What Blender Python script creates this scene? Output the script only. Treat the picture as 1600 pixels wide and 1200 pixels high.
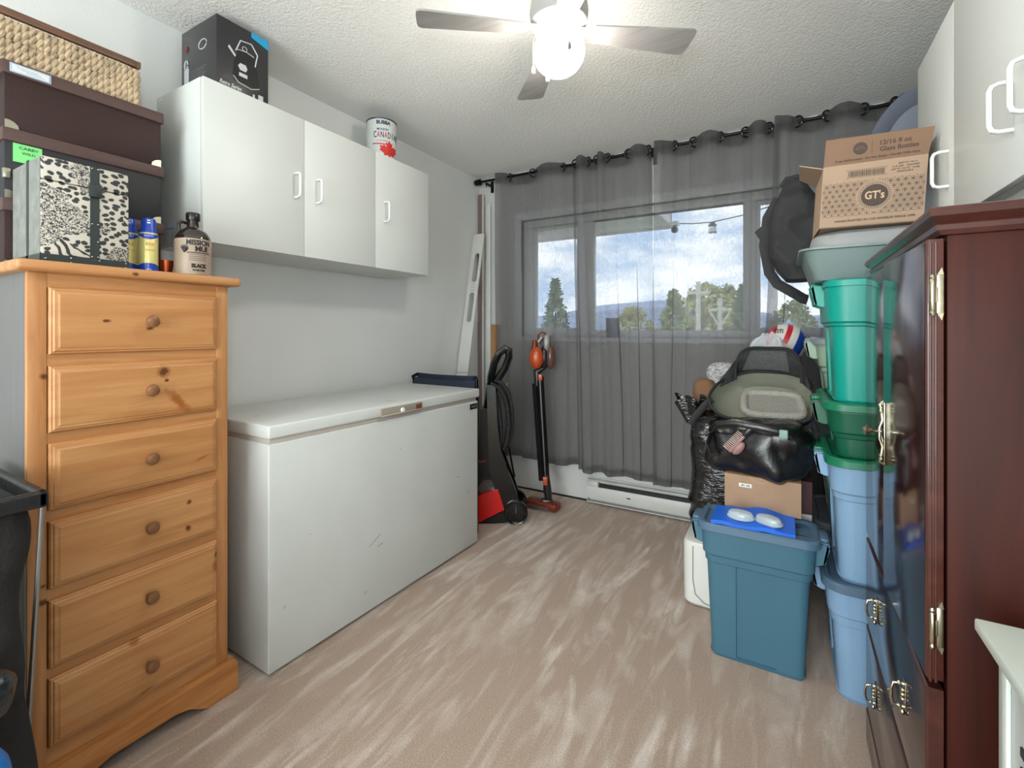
import bpy, bmesh, math, random
from mathutils import Vector, Matrix, noise
for o in list(bpy.data.objects): bpy.data.objects.remove(o)
S = bpy.context.scene
C = S.collection
R = math.radians
# ---------------------------------------------------------------- camera, sky, lights, exposure
F, CX, HY, CH, YAW = 732.0, 800.0, 516.0, 1.2, R(30.1)
cam_d = bpy.data.cameras.new('camera'); cam = bpy.data.objects.new('camera', cam_d); C.objects.link(cam)
cam_d.sensor_width = 36; cam_d.sensor_fit = 'HORIZONTAL'; cam_d.lens = F / 1600 * 36
cam_d.shift_y = -(600 - HY) / 1600; cam_d.clip_start = 0.02; cam_d.clip_end = 2000
cam.location = (0, 0, CH); cam.rotation_euler = (R(90), 0, YAW)
S.camera = cam
S.view_settings.view_transform = 'Standard'; S.view_settings.look = 'None'
S.view_settings.gamma = 1; S.view_settings.use_curve_mapping = False
S.view_settings.exposure = 0.06

def at(x, y, Y):
    """the point of the room at depth Y (metres towards the window) on a line of sight"""
    l = (x - CX) / F; u = (HY - y) / F
    rx = l * math.cos(YAW) - math.sin(YAW); ry = l * math.sin(YAW) + math.cos(YAW)
    t = Y / ry
    return Vector((rx * t, Y, CH + u * t))

def lin(c):
    c = c / 255.0
    return c / 12.92 if c <= 0.04045 else ((c + 0.055) / 1.055) ** 2.4
def rgb(r, g, b): return (lin(r), lin(g), lin(b), 1)

world = bpy.data.worlds.new('sky'); S.world = world; world.use_nodes = True
nt = world.node_tree; nt.nodes.clear()
def N(nt, t, **kw):
    n = nt.nodes.new(t)
    for k, v in kw.items(): setattr(n, k, v)
    return n
wo = N(nt, 'ShaderNodeOutputWorld'); bg = N(nt, 'ShaderNodeBackground'); bg.inputs[1].default_value = 3.0
tc = N(nt, 'ShaderNodeTexCoord'); mp = N(nt, 'ShaderNodeMapping'); mp.inputs['Scale'].default_value = (1, 1, 2.6)
nz = N(nt, 'ShaderNodeTexNoise'); nz.inputs['Scale'].default_value = 5.0; nz.inputs['Detail'].default_value = 8; nz.inputs['Roughness'].default_value = 0.55
cr = N(nt, 'ShaderNodeValToRGB'); cr.color_ramp.elements[0].position = 0.38; cr.color_ramp.elements[0].color = (0.42, 0.55, 0.76, 1)
cr.color_ramp.elements[1].position = 0.56; cr.color_ramp.elements[1].color = (0.93, 0.96, 1.0, 1)
nt.links.new(tc.outputs['Generated'], mp.inputs[0]); nt.links.new(mp.outputs[0], nz.inputs['Vector'])
nt.links.new(nz.outputs['Fac'], cr.inputs[0]); nt.links.new(cr.outputs[0], bg.inputs[0]); nt.links.new(bg.outputs[0], wo.inputs[0])

def area(name, loc, rot, sx, sy, power, col=(1, 1, 1)):
    d = bpy.data.lights.new(name, 'AREA'); d.shape = 'RECTANGLE'; d.size = sx; d.size_y = sy; d.energy = power; d.color = col
    o = bpy.data.objects.new(name, d); C.objects.link(o); o.location = loc; o.rotation_euler = rot
    return o
# unseen fill light added in the back wall opening, and the photographer's bounce flash
area('fill_light', (-0.65, -2.36, 1.25), (R(90), 0, 0), 2.2, 2.1, 108, (0.93, 1.0, 0.98))
area('bounce_flash', (0.0, -0.05, 1.52), (R(112), 0, YAW), 0.12, 0.12, 8, (1, 1, 1))

# ---------------------------------------------------------------- materials
MATS = {}
def pbsdf(name):
    m = bpy.data.materials.new(name); m.use_nodes = True
    return m, m.node_tree, m.node_tree.nodes['Principled BSDF']
def L(nt, a, b): nt.links.new(a, b)
def mat(name, col, rough=0.5, metal=0, var=0.0, vscale=8, bump=0.0, bscale=60, coat=0, sheen=0, trans=0, emit=None, spec=None, stretch=(1, 1, 1), alpha=None, ior=None):
    if name in MATS: return MATS[name]
    m, nt, b = pbsdf(name); MATS[name] = m
    c = rgb(*col)
    b.inputs['Base Color'].default_value = c; b.inputs['Roughness'].default_value = rough; b.inputs['Metallic'].default_value = metal
    if coat: b.inputs['Coat Weight'].default_value = coat; b.inputs['Coat Roughness'].default_value = 0.04
    if sheen: b.inputs['Sheen Weight'].default_value = sheen
    if trans: b.inputs['Transmission Weight'].default_value = trans
    if spec is not None: b.inputs['Specular IOR Level'].default_value = spec
    if ior: b.inputs['IOR'].default_value = ior
    if alpha is not None: b.inputs['Alpha'].default_value = alpha
    if emit: b.inputs['Emission Color'].default_value = (*emit[0], 1); b.inputs['Emission Strength'].default_value = emit[1]
    t = N(nt, 'ShaderNodeTexCoord'); mp = N(nt, 'ShaderNodeMapping'); mp.inputs['Scale'].default_value = stretch
    L(nt, t.outputs['Object'], mp.inputs[0])
    if var or True:
        v = var or 0.03
        n = N(nt, 'ShaderNodeTexNoise'); n.inputs['Scale'].default_value = vscale; n.inputs['Detail'].default_value = 5
        L(nt, mp.outputs[0], n.inputs['Vector'])
        r = N(nt, 'ShaderNodeValToRGB')
        r.color_ramp.elements[0].position = 0.3; r.color_ramp.elements[1].position = 0.7
        r.color_ramp.elements[0].color = (c[0] * (1 - v), c[1] * (1 - v), c[2] * (1 - v), 1)
        r.color_ramp.elements[1].color = (min(1, c[0] * (1 + v)), min(1, c[1] * (1 + v)), min(1, c[2] * (1 + v)), 1)
        L(nt, n.outputs['Fac'], r.inputs[0]); L(nt, r.outputs[0], b.inputs['Base Color'])
    if bump:
        n2 = N(nt, 'ShaderNodeTexNoise'); n2.inputs['Scale'].default_value = bscale; n2.inputs['Detail'].default_value = 6
        L(nt, mp.outputs[0], n2.inputs['Vector'])
        bm_ = N(nt, 'ShaderNodeBump'); bm_.inputs['Strength'].default_value = min(1, bump); bm_.inputs['Distance'].default_value = 0.01
        L(nt, n2.outputs['Fac'], bm_.inputs['Height']); L(nt, bm_.outputs[0], b.inputs['Normal'])
    return m

def wood(name, base, dark, axis, rough=0.45, knots=(), coat=0, freq=14, contrast=(0.35, 0.7), grain=0.12, spec=0.5):
    """grain running along axis (0 x, 1 y, 2 z); knots: (y, z, ry, rz[, tilt]) on the plane x=const, object coordinates"""
    m, nt, b = pbsdf(name)
    b.inputs['Roughness'].default_value = rough; b.inputs['Specular IOR Level'].default_value = spec
    if coat: b.inputs['Coat Weight'].default_value = coat; b.inputs['Coat Roughness'].default_value = 0.05
    t = N(nt, 'ShaderNodeTexCoord'); mp = N(nt, 'ShaderNodeMapping')
    sc = [freq, freq, freq]; sc[axis] = freq * 0.07; mp.inputs['Scale'].default_value = sc
    n = N(nt, 'ShaderNodeTexNoise'); n.inputs['Scale'].default_value = 2.2; n.inputs['Detail'].default_value = 7; n.inputs['Distortion'].default_value = 0.6
    n.inputs['Roughness'].default_value = 0.62
    L(nt, t.outputs['Object'], mp.inputs[0]); L(nt, mp.outputs[0], n.inputs['Vector'])
    r = N(nt, 'ShaderNodeValToRGB'); r.color_ramp.elements[0].position = contrast[0]; r.color_ramp.elements[1].position = contrast[1]
    r.color_ramp.elements[0].color = rgb(*dark); r.color_ramp.elements[1].color = rgb(*base)
    L(nt, n.outputs['Fac'], r.inputs[0])
    out = r.outputs[0]
    if knots:
        sep = N(nt, 'ShaderNodeSeparateXYZ'); L(nt, t.outputs['Object'], sep.inputs[0])
        def mth(op, a, bb):
            q = N(nt, 'ShaderNodeMath', operation=op)
            for i, v in enumerate((a, bb)):
                if isinstance(v, (int, float)): q.inputs[i].default_value = v
                elif v is not None: L(nt, v, q.inputs[i])
            return q.outputs[0]
        nn = N(nt, 'ShaderNodeTexNoise'); nn.inputs['Scale'].default_value = 60; L(nt, t.outputs['Object'], nn.inputs['Vector'])
        for k in knots:
            ky, kz, ry, rz = k[:4]; tilt = k[4] if len(k) > 4 else 0
            dy = mth('SUBTRACT', sep.outputs['XYZ'[1] if False else 1], ky); dz = mth('SUBTRACT', sep.outputs[2], kz)
            c_, s_ = math.cos(tilt), math.sin(tilt)
            a = mth('ADD', mth('MULTIPLY', dy, c_ / ry), mth('MULTIPLY', dz, s_ / ry))
            bb = mth('ADD', mth('MULTIPLY', dz, c_ / rz), mth('MULTIPLY', dy, -s_ / rz))
            dd = mth('SQRT', mth('ADD', mth('MULTIPLY', a, a), mth('MULTIPLY', bb, bb)), None)
            dd = mth('ADD', dd, mth('MULTIPLY', mth('SUBTRACT', nn.outputs['Fac'], 0.5), 0.9))
            rr = N(nt, 'ShaderNodeValToRGB')
            e = rr.color_ramp.elements; e[0].position = 0.35; e[0].color = (1, 1, 1, 1); e[1].position = 1.0; e[1].color = (0, 0, 0, 1)
            ee = e.new(0.6); ee.color = (0.6, 0.6, 0.6, 1)
            L(nt, dd, rr.inputs[0])
            mx = N(nt, 'ShaderNodeMix', data_type='RGBA'); L(nt, rr.outputs[0], mx.inputs[0]); L(nt, out, mx.inputs[6])
            mx.inputs[7].default_value = rgb(92, 48, 22) if k[-1] != 'soft' else rgb(150, 88, 38)
            out = mx.outputs[2]
    L(nt, out, b.inputs['Base Color'])
    if not grain: return m
    bp = N(nt, 'ShaderNodeBump'); bp.inputs['Strength'].default_value = grain; bp.inputs['Distance'].default_value = 0.002
    L(nt, n.outputs['Fac'], bp.inputs['Height']); L(nt, bp.outputs[0], b.inputs['Normal'])
    return m

# ---------------------------------------------------------------- mesh builder
class B:
    def __init__(s): s.bm = bmesh.new(); s.mats = []; s.cur = 0; s.done = 0
    def use(s, m):
        s._flush()
        if m not in s.mats: s.mats.append(m)
        s.cur = s.mats.index(m); return s
    def _flush(s):
        s.bm.faces.ensure_lookup_table()
        for i in range(s.done, len(s.bm.faces)): s.bm.faces[i].material_index = s.cur
        s.done = len(s.bm.faces)
    def box(s, x0, x1, y0, y1, z0, z1, bev=0, seg=2, M=None):
        t = bmesh.new()
        vs = [t.verts.new((x, y, z)) for x in (min(x0, x1), max(x0, x1)) for y in (min(y0, y1), max(y0, y1)) for z in (min(z0, z1), max(z0, z1))]
        for f in ((0, 1, 3, 2), (4, 6, 7, 5), (0, 4, 5, 1), (2, 3, 7, 6), (0, 2, 6, 4), (1, 5, 7, 3)): t.faces.new([vs[i] for i in f])
        if bev: bmesh.ops.bevel(t, geom=list(t.edges), offset=bev, segments=seg, affect='EDGES', profile=0.5)
        s.add(t, M); return s
    def add(s, t, M=None):
        mp = {}
        for v in t.verts: mp[v] = s.bm.verts.new(M @ v.co if M is not None else v.co)
        for f in t.faces:
            try: s.bm.faces.new([mp[v] for v in f.verts])
            except ValueError: pass
        t.free()
    def loft(s, rings, cap0=True, cap1=True, closed=True):
        rows = [[s.bm.verts.new(p) for p in r] for r in rings]
        n = len(rows[0])
        for a, b_ in zip(rows, rows[1:]):
            for i in range(n if closed else n - 1):
                j = (i + 1) % n
                try: s.bm.faces.new((a[i], a[j], b_[j], b_[i]))
                except ValueError: pass
        if cap0 and closed: s.bm.faces.new(rows[0][::-1])
        if cap1 and closed: s.bm.faces.new(rows[-1])
        return s
    def lathe(s, prof, cx=0, cy=0, seg=32, z=0, M=None):
        rings = []
        for r, h in prof:
            rings.append([Vector((cx + max(r, 1e-5) * math.cos(2 * math.pi * i / seg), cy + max(r, 1e-5) * math.sin(2 * math.pi * i / seg), z + h)) for i in range(seg)])
        if M is not None: rings = [[M @ p for p in r] for r in rings]
        return s.loft(rings)
    def tube(s, pts, rad, seg=10, closed=False):
        pts = [Vector(p) for p in pts]; n = len(pts)
        if not isinstance(rad, (list, tuple)): rad = [rad] * n
        rings = []; prev = None
        for i, p in enumerate(pts):
            if closed: d = pts[(i + 1) % n] - pts[i - 1]
            else: d = pts[min(i + 1, n - 1)] - pts[max(i - 1, 0)]
            d.normalize()
            if prev is None:
                a = Vector((0, 0, 1)) if abs(d.z) < 0.9 else Vector((1, 0, 0))
                u = d.cross(a).normalized()
            else: u = (prev - d * prev.dot(d)).normalized()
            prev = u; w = d.cross(u)
            r = rad[i]; ru, rw = r if isinstance(r, tuple) else (r, r)
            rings.append([p + u * ru * math.cos(2 * math.pi * k / seg) + w * rw * math.sin(2 * math.pi * k / seg) for k in range(seg)])
        if closed: rings.append(rings[0]); return s.loft(rings, False, False)
        return s.loft(rings)
    def prism(s, poly, axis, a, b_, M=None):
        """extrude a 2D polygon along axis (0/1/2) from a to b_"""
        def mk(p, h):
            if axis == 0: v = Vector((h, p[0], p[1]))
            elif axis == 1: v = Vector((p[0], h, p[1]))
            else: v = Vector((p[0], p[1], h))
            return M @ v if M is not None else v
        return s.loft([[mk(p, a) for p in poly], [mk(p, b_) for p in poly]])
    def ball(s, c, r, seg=24, rings=14, M=None):
        sx = r if isinstance(r, (tuple, list)) else (r, r, r)
        rr = []
        for i in range(rings + 1):
            t = math.pi * i / rings
            rr.append([Vector((c[0] + sx[0] * max(math.sin(t), 1e-4) * math.cos(2 * math.pi * k / seg), c[1] + sx[1] * max(math.sin(t), 1e-4) * math.sin(2 * math.pi * k / seg), c[2] - sx[2] * math.cos(t))) for k in range(seg)])
        if M is not None: rr = [[M @ p for p in r_] for r_ in rr]
        return s.loft(rr)
    def grid(s, fn, nu, nv, closed_u=False):
        rows = [[s.bm.verts.new(fn(i / nu, j / nv)) for i in range(nu + (0 if closed_u else 1))] for j in range(nv + 1)]
        for a, b_ in zip(rows, rows[1:]):
            m_ = len(a)
            for i in range(m_ if closed_u else m_ - 1):
                s.bm.faces.new((a[i], a[(i + 1) % m_], b_[(i + 1) % m_], b_[i]))
        return s
    def obj(s, name, m=None, parent=None, smooth=35, recalc=True, weld=True):
        s._flush()
        if weld: bmesh.ops.remove_doubles(s.bm, verts=s.bm.verts, dist=1e-6)
        if recalc: bmesh.ops.recalc_face_normals(s.bm, faces=s.bm.faces)
        me = bpy.data.meshes.new(name); s.bm.to_mesh(me); s.bm.free()
        if m is not None: me.materials.append(m)
        else:
            for q in s.mats: me.materials.append(q)
        if smooth:
            me.shade_smooth(); me.set_sharp_from_angle(angle=R(smooth))
        o = bpy.data.objects.new(name, me); C.objects.link(o)
        if parent is not None: o.parent = parent
        return o

def tag(o, label, cat, group=None, kind=None):
    o['label'] = label; o['category'] = cat
    if group: o['group'] = group
    if kind: o['kind'] = kind
    return o
def thing(name, label, cat, loc=(0, 0, 0), rotz=0, group=None):
    o = bpy.data.objects.new(name, None); C.objects.link(o); o.location = loc; o.rotation_euler = (0, 0, rotz)
    o.empty_display_size = 0.05
    return tag(o, label, cat, group)
def struct(o): o['kind'] = 'structure'; return o
def copy_tree(o, parent=None):
    c = o.copy(); C.objects.link(c)
    if parent is not None: c.parent = parent
    for ch in [q for q in bpy.data.objects if q.parent == o]: copy_tree(ch, c)
    return c

def face_matrix(loc, normal, up=(0, 0, 1), tilt=0):
    n = Vector(normal).normalized(); u = Vector(up); r = u.cross(n).normalized(); u = n.cross(r)
    M = Matrix((( r.x, u.x, n.x, loc[0]), (r.y, u.y, n.y, loc[1]), (r.z, u.z, n.z, loc[2]), (0, 0, 0, 1)))
    return M @ Matrix.Rotation(tilt, 4, 'Z')
def text_verts(s, size, width=None, bold=0.0, shear=0.0, align='CENTER', ext=0.0003):
    cu = bpy.data.curves.new('t', 'FONT'); cu.body = s; cu.size = size; cu.align_x = align; cu.align_y = 'CENTER'
    cu.extrude = ext; cu.offset = bold; cu.shear = shear; cu.resolution_u = 3
    ob = bpy.data.objects.new('t', cu); C.objects.link(ob)
    bpy.context.view_layer.update()
    dg = bpy.context.evaluated_depsgraph_get(); me = bpy.data.meshes.new_from_object(ob.evaluated_get(dg))
    bpy.data.objects.remove(ob); bpy.data.curves.remove(cu)
    if width and len(me.vertices):
        xs = [v.co.x for v in me.vertices]; w = max(xs) - min(xs)
        for v in me.vertices: v.co.x *= width / w
    return me
def text(name, s, size, m, parent, M, width=None, bold=0.0, shear=0.0, align='CENTER', warp=None, ext=0.0003):
    me = text_verts(s, size, width, bold, shear, align, ext)
    for v in me.vertices: v.co = warp(v.co) if warp else (M @ v.co)
    me.name = name; me.materials.clear(); me.materials.append(m)
    o = bpy.data.objects.new(name, me); C.objects.link(o); o.parent = parent
    return o
def cyl_warp(cx, cy, r, a0, z0):
    """lay flat lettering round an upright can: x runs round it from direction a0"""
    return lambda c: Vector((cx + (r + c.z) * math.cos(a0 + c.x / r), cy + (r + c.z) * math.sin(a0 + c.x / r), z0 + c.y))
def nz3(x, y, z): return noise.noise(Vector((x, y, z)))
def super_blob(b, c, r, e=0.5, e2=0.5, amp=0.02, f=6, nu=48, nv=32, stretch=(1, 1, 1), fold=None, M=None):
    """soft bulging bag: superellipsoid pushed about by noise"""
    def sg(v, p): return math.copysign(abs(v) ** p, v)
    def fn(u, v):
        t = math.pi * (v - 0.5) * 0.9999; p = 2 * math.pi * u
        q = Vector((sg(math.cos(t), e) * sg(math.cos(p), e2), sg(math.cos(t), e) * sg(math.sin(p), e2), sg(math.sin(t), e)))
        n = q.normalized() if q.length > 1e-6 else Vector((0, 0, 1))
        w = Vector((c[0] + q.x * r[0], c[1] + q.y * r[1], c[2] + q.z * r[2]))
        d = amp * (nz3(w.x * f * stretch[0], w.y * f * stretch[1], w.z * f * stretch[2]) + 0.5 * nz3(w.x * f * 2.3 * stretch[0] + 5, w.y * f * 2.3 * stretch[1], w.z * f * 2.3 * stretch[2]))
        if fold: d += fold(w)
        w = w + n * d
        return M @ w if M is not None else w
    b.grid(fn, nu, nv, closed_u=True); return b
# ---------------------------------------------------------------- shared materials
WHITE_LAM = mat('white_laminate', (202, 205, 201), 0.42, var=0.015, vscale=3)
WHITE_EN = mat('white_enamel', (203, 206, 203), 0.38, var=0.03, vscale=5, bump=0.05, bscale=240)
WHITE_PL = mat('white_plastic', (226, 228, 226), 0.3)
BLACK_M = mat('black_metal', (18, 18, 19), 0.35, 0.6)
BLACK_P = mat('black_plastic', (16, 17, 18), 0.28)
BLACK_MATTE = mat('black_matte', (22, 22, 23), 0.7)
SILVER = mat('silver_metal', (190, 190, 185), 0.25, 1.0)
PEWTER = mat('antique_nickel', (186, 176, 152), 0.22, 1.0, var=0.15, vscale=60)
INK = mat('black_ink', (28, 26, 26), 0.6)
WHITE_INK = mat('white_ink', (225, 225, 222), 0.6)

# walls, ceiling, floor
def wall_mat(name, col):
    m, nt, b = pbsdf(name)
    t = N(nt, 'ShaderNodeTexCoord')
    n = N(nt, 'ShaderNodeTexNoise'); n.inputs['Scale'].default_value = 2.3; n.inputs['Detail'].default_value = 6
    r = N(nt, 'ShaderNodeValToRGB'); c = rgb(*col)
    r.color_ramp.elements[0].position = 0.3; r.color_ramp.elements[0].color = (c[0] * .95, c[1] * .95, c[2] * .95, 1)
    r.color_ramp.elements[1].position = 0.65; r.color_ramp.elements[1].color = c
    L(nt, t.outputs['Object'], n.inputs['Vector']); L(nt, n.outputs['Fac'], r.inputs[0]); L(nt, r.outputs[0], b.inputs['Base Color'])
    b.inputs['Roughness'].default_value = 0.75
    n2 = N(nt, 'ShaderNodeTexNoise'); n2.inputs['Scale'].default_value = 130
    bp = N(nt, 'ShaderNodeBump'); bp.inputs['Strength'].default_value = 0.10; bp.inputs['Distance'].default_value = 0.004
    L(nt, t.outputs['Object'], n2.inputs['Vector']); L(nt, n2.outputs['Fac'], bp.inputs['Height']); L(nt, bp.outputs[0], b.inputs['Normal'])
    return m
WALL = wall_mat('grey_wall_paint', (218, 220, 218))
WALLW = wall_mat('white_wall_paint', (200, 201, 199))
AQUA = wall_mat('pale_aqua_paint', (176, 205, 200))

def ceiling_mat():
    m, nt, b = pbsdf('stippled_ceiling'); b.inputs['Base Color'].default_value = rgb(234, 234, 230); b.inputs['Roughness'].default_value = 0.9
    t = N(nt, 'ShaderNodeTexCoord')
    v = N(nt, 'ShaderNodeTexVoronoi'); v.inputs['Scale'].default_value = 95; v.feature = 'SMOOTH_F1'
    n = N(nt, 'ShaderNodeTexNoise'); n.inputs['Scale'].default_value = 150; n.inputs['Detail'].default_value = 3
    a = N(nt, 'ShaderNodeMath', operation='SUBTRACT'); a.use_clamp = False
    L(nt, t.outputs['Object'], v.inputs['Vector']); L(nt, t.outputs['Object'], n.inputs['Vector'])
    L(nt, n.outputs['Fac'], a.inputs[0]); L(nt, v.outputs['Distance'], a.inputs[1])
    bp = N(nt, 'ShaderNodeBump'); bp.inputs['Strength'].default_value = 0.5; bp.inputs['Distance'].default_value = 0.0045
    L(nt, a.outputs[0], bp.inputs['Height']); L(nt, bp.outputs[0], b.inputs['Normal'])
    return m
def carpet_mat():
    m, nt, b = pbsdf('carpet'); b.inputs['Roughness'].default_value = 1.0; b.inputs['Sheen Weight'].default_value = 0.25
    b.inputs['Specular IOR Level'].default_value = 0.1
    t = N(nt, 'ShaderNodeTexCoord')
    def noise_(scale, rot, sc, det=4, dist=0.0, vec=None, rough=0.5):
        mp = N(nt, 'ShaderNodeMapping'); mp.inputs['Rotation'].default_value = (0, 0, rot); mp.inputs['Scale'].default_value = sc
        L(nt, vec or t.outputs['Object'], mp.inputs[0])
        n = N(nt, 'ShaderNodeTexNoise'); n.inputs['Scale'].default_value = scale; n.inputs['Detail'].default_value = det; n.inputs['Distortion'].default_value = dist
        n.inputs['Roughness'].default_value = rough
        L(nt, mp.outputs[0], n.inputs['Vector']); return n.outputs['Fac']
    def ramp(f, p0, p1, c0=(0, 0, 0, 1), c1=(1, 1, 1, 1)):
        r = N(nt, 'ShaderNodeValToRGB'); r.color_ramp.elements[0].position = p0; r.color_ramp.elements[1].position = p1
        r.color_ramp.elements[0].color = c0; r.color_ramp.elements[1].color = c1; L(nt, f, r.inputs[0]); return r.outputs[0]
    def mth(op, a, c):
        q = N(nt, 'ShaderNodeMath', operation=op); q.use_clamp = True
        for i, v in enumerate((a, c)):
            if isinstance(v, (int, float)): q.inputs[i].default_value = v
            else: L(nt, v, q.inputs[i])
        return q.outputs[0]
    # strokes of the vacuum brush: long streaks towards the window and fanned strokes to either side
    s1 = ramp(noise_(2.6, R(-8), (2.6, 0.5, 1), 4, 1.6), 0.52, 0.70)
    s2 = ramp(noise_(2.4, R(30), (3.0, 0.55, 1), 4, 1.8), 0.53, 0.70)
    s3 = ramp(noise_(2.2, R(-50), (3.2, 0.6, 1), 4, 1.8), 0.55, 0.72)
    patch = ramp(noise_(1.6, 0, (1, 1, 1), 4, 1.2), 0.38, 0.60)
    s = mth('MAXIMUM', mth('MULTIPLY', s1, 0.9), mth('MAXIMUM', mth('MULTIPLY', s2, 0.75), mth('MULTIPLY', s3, 0.7)))
    fine = noise_(190, 0, (1, 1, 1), 3, 0, None, 0.8)
    s = mth('MULTIPLY', s, mth('ADD', mth('MULTIPLY', patch, 0.7), 0.35))
    s = mth('MULTIPLY', s, mth('ADD', mth('MULTIPLY', noise_(26, 0, (1, 1, 1), 4), 0.9), 0.45))
    mx = N(nt, 'ShaderNodeMix', data_type='RGBA'); L(nt, s, mx.inputs[0])
    mx.inputs[6].default_value = rgb(178, 155, 138); mx.inputs[7].default_value = rgb(234, 224, 214)
    mx2 = N(nt, 'ShaderNodeMix', data_type='RGBA', blend_type='MULTIPLY'); mx2.inputs[0].default_value = 1.0
    L(nt, mx.outputs[2], mx2.inputs[6]); L(nt, ramp(fine, 0.3, 0.7, (0.72, 0.72, 0.72, 1), (1.12, 1.12, 1.12, 1)), mx2.inputs[7])
    L(nt, mx2.outputs[2], b.inputs['Base Color'])
    bp = N(nt, 'ShaderNodeBump'); bp.inputs['Strength'].default_value = 0.5; bp.inputs['Distance'].default_value = 0.008
    L(nt, fine, bp.inputs['Height']); L(nt, bp.outputs[0], b.inputs['Normal'])
    return m
XL, XR, YB, YF, ZC = -2.1, 0.78, -2.4, 3.12, 2.4
struct(B().box(XL - .1, XR + .1, YB - .1, YF + .12, -0.1, 0).obj('floor', carpet_mat()))
struct(B().box(XL - .1, XR + .1, YB - .1, YF + .12, ZC, ZC + .1).obj('ceiling', ceiling_mat()))
struct(B().box(XL - .1, XL, YB - .1, YF + .12, 0, ZC).obj('wall_left', WALL))
struct(B().box(XR, XR + .1, YB - .1, YF + .12, 0, ZC).obj('wall_right', WALLW))
b = B()   # the wall behind the camera, with a wide doorway added for the fill light
b.box(XL, -1.80, YB - .1, YB, 0, ZC).box(0.50, XR, YB - .1, YB, 0, ZC).box(-1.80, 0.50, YB - .1, YB, 2.32, ZC)
struct(b.obj('wall_back', AQUA))
WX0, WX1, WZ0, WZ1 = -1.72, 0.50, 1.15, 2.03
b = B()
b.box(XL, WX0, YF, YF + .12, 0, ZC).box(WX1, XR, YF, YF + .12, 0, ZC).box(WX0, WX1, YF, YF + .12, 0, WZ0).box(WX0, WX1, YF, YF + .12, WZ1, ZC)
struct(b.obj('wall_window_side', WALLW))
# window: one wide unit of three lights
win = bpy.data.objects.new('window_1', None); C.objects.link(win); struct(win)
VINYL = mat('white_vinyl', (222, 224, 226), 0.35)
b = B()
yf0, yf1 = YF + .03, YF + .10
b.box(WX0, WX1, yf0, yf1, WZ0, WZ0 + .05, .004).box(WX0, WX1, yf0, yf1, WZ1 - .055, WZ1, .004)
b.box(WX0, -1.645, yf0, yf1, WZ0 + .05, WZ1 - .055, .004).box(.455, WX1, yf0, yf1, WZ0 + .05, WZ1 - .055, .004)
b.box(-1.272, -1.165, yf0, yf1, WZ0 + .05, WZ1 - .055, .004).box(-.212, -.142, yf0, yf1, WZ0 + .05, WZ1 - .055, .004)
struct(b.obj('window_frame', VINYL, win))
b = B()
for x0, x1 in ((-1.645, -1.272), (-.142, .455)):
    for q in (0, 1):
        b.box(x0 if q == 0 else x1 - .022, x0 + .022 if q == 0 else x1, yf0 + .02, yf1 - .02, WZ0 + .05, WZ1 - .055)
    b.box(x0 + .022, x1 - .022, yf0 + .02, yf1 - .02, WZ0 + .05, WZ0 + .066).box(x0 + .022, x1 - .022, yf0 + .02, yf1 - .02, WZ1 - .077, WZ1 - .055)
struct(b.obj('sliding_sash', VINYL, win))
def glass_mat():
    m = bpy.data.materials.new('window_glass'); m.use_nodes = True; nt = m.node_tree; nt.nodes.clear()
    o = N(nt, 'ShaderNodeOutputMaterial'); a = N(nt, 'ShaderNodeBsdfTransparent'); g = N(nt, 'ShaderNodeBsdfGlossy'); g.inputs['Roughness'].default_value = 0.01
    f = N(nt, 'ShaderNodeFresnel'); f.inputs[0].default_value = 1.3; x = N(nt, 'ShaderNodeMixShader')
    a.inputs[0].default_value = (0.95, 0.97, 0.97, 1)
    L(nt, f.outputs[0], x.inputs[0]); L(nt, a.outputs[0], x.inputs[1]); L(nt, g.outputs[0], x.inputs[2]); L(nt, x.outputs[0], o.inputs[0])
    return m
GLASS = glass_mat()
for x0, x1 in ((-1.645, -1.272), (-1.165, -.212), (-.142, .455)):
    struct(B().box(x0, x1, YF + .062, YF + .067, WZ0 + .05, WZ1 - .055).obj('pane', GLASS, win))
b = B()   # casing and stool
b.box(WX0 - .06, WX0, YF - .015, YF + .03, WZ0 - .02, WZ1 + .06, .003).box(WX1, WX1 + .06, YF - .015, YF + .03, WZ0 - .02, WZ1 + .06, .003)
b.box(WX0, WX1, YF - .015, YF + .03, WZ1, WZ1 + .06, .003).box(WX0 - .08, WX1 + .08, YF - .02, YF + .03, WZ0 - .035, WZ0, .004)
struct(b.obj('trim_1', VINYL))
# black strip drawn in for the gap at the foot of the wall
struct(B().box(-1.95, XR, YF - .006, YF, 0, .012).obj('wall_foot_gap_strip', BLACK_MATTE))

# ---------------------------------------------------------------- what is seen through the window
GRASS = mat('grass_field', (120, 132, 92), 0.95, var=0.25, vscale=0.6)
struct(B().box(-160, 120, 4, 400, -2.6, -2.5).obj('ground_outside', GRASS))
b = B()
random.seed(3)
def ridge(u):
    return 12 + 15 * math.exp(-((u - .40) / .10) ** 2) + 5 * nz3(u * 9, 1, 2)
rows = []
for i in range(81):
    u = i / 80; x = -330 + 560 * u; h = ridge(u)
    rows.append([Vector((x, 395, -2.5)), Vector((x, 400, h * .7 + 3)), Vector((x, 412, h + 2.5)), Vector((x, 470, -2.5))])
for a, c in zip(rows, rows[1:]):
    pass
b.loft(rows, False, False, closed=False)
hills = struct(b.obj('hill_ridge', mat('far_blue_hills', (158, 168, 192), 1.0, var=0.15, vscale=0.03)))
SOFF = mat('soffit_boards', (214, 206, 208), 0.6)
b = B().box(-8, -.80, YF + .16, 4.0, 2.06, 2.16).box(-8, -.80, 3.98, 4.02, 2.04, 2.24)
struct(b.obj('soffit', SOFF))
b = B().box(-8, 3, YF + .12, YF + .16, WZ1 + .03, 2.9)
struct(b.obj('wall_outside', SOFF))
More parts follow.
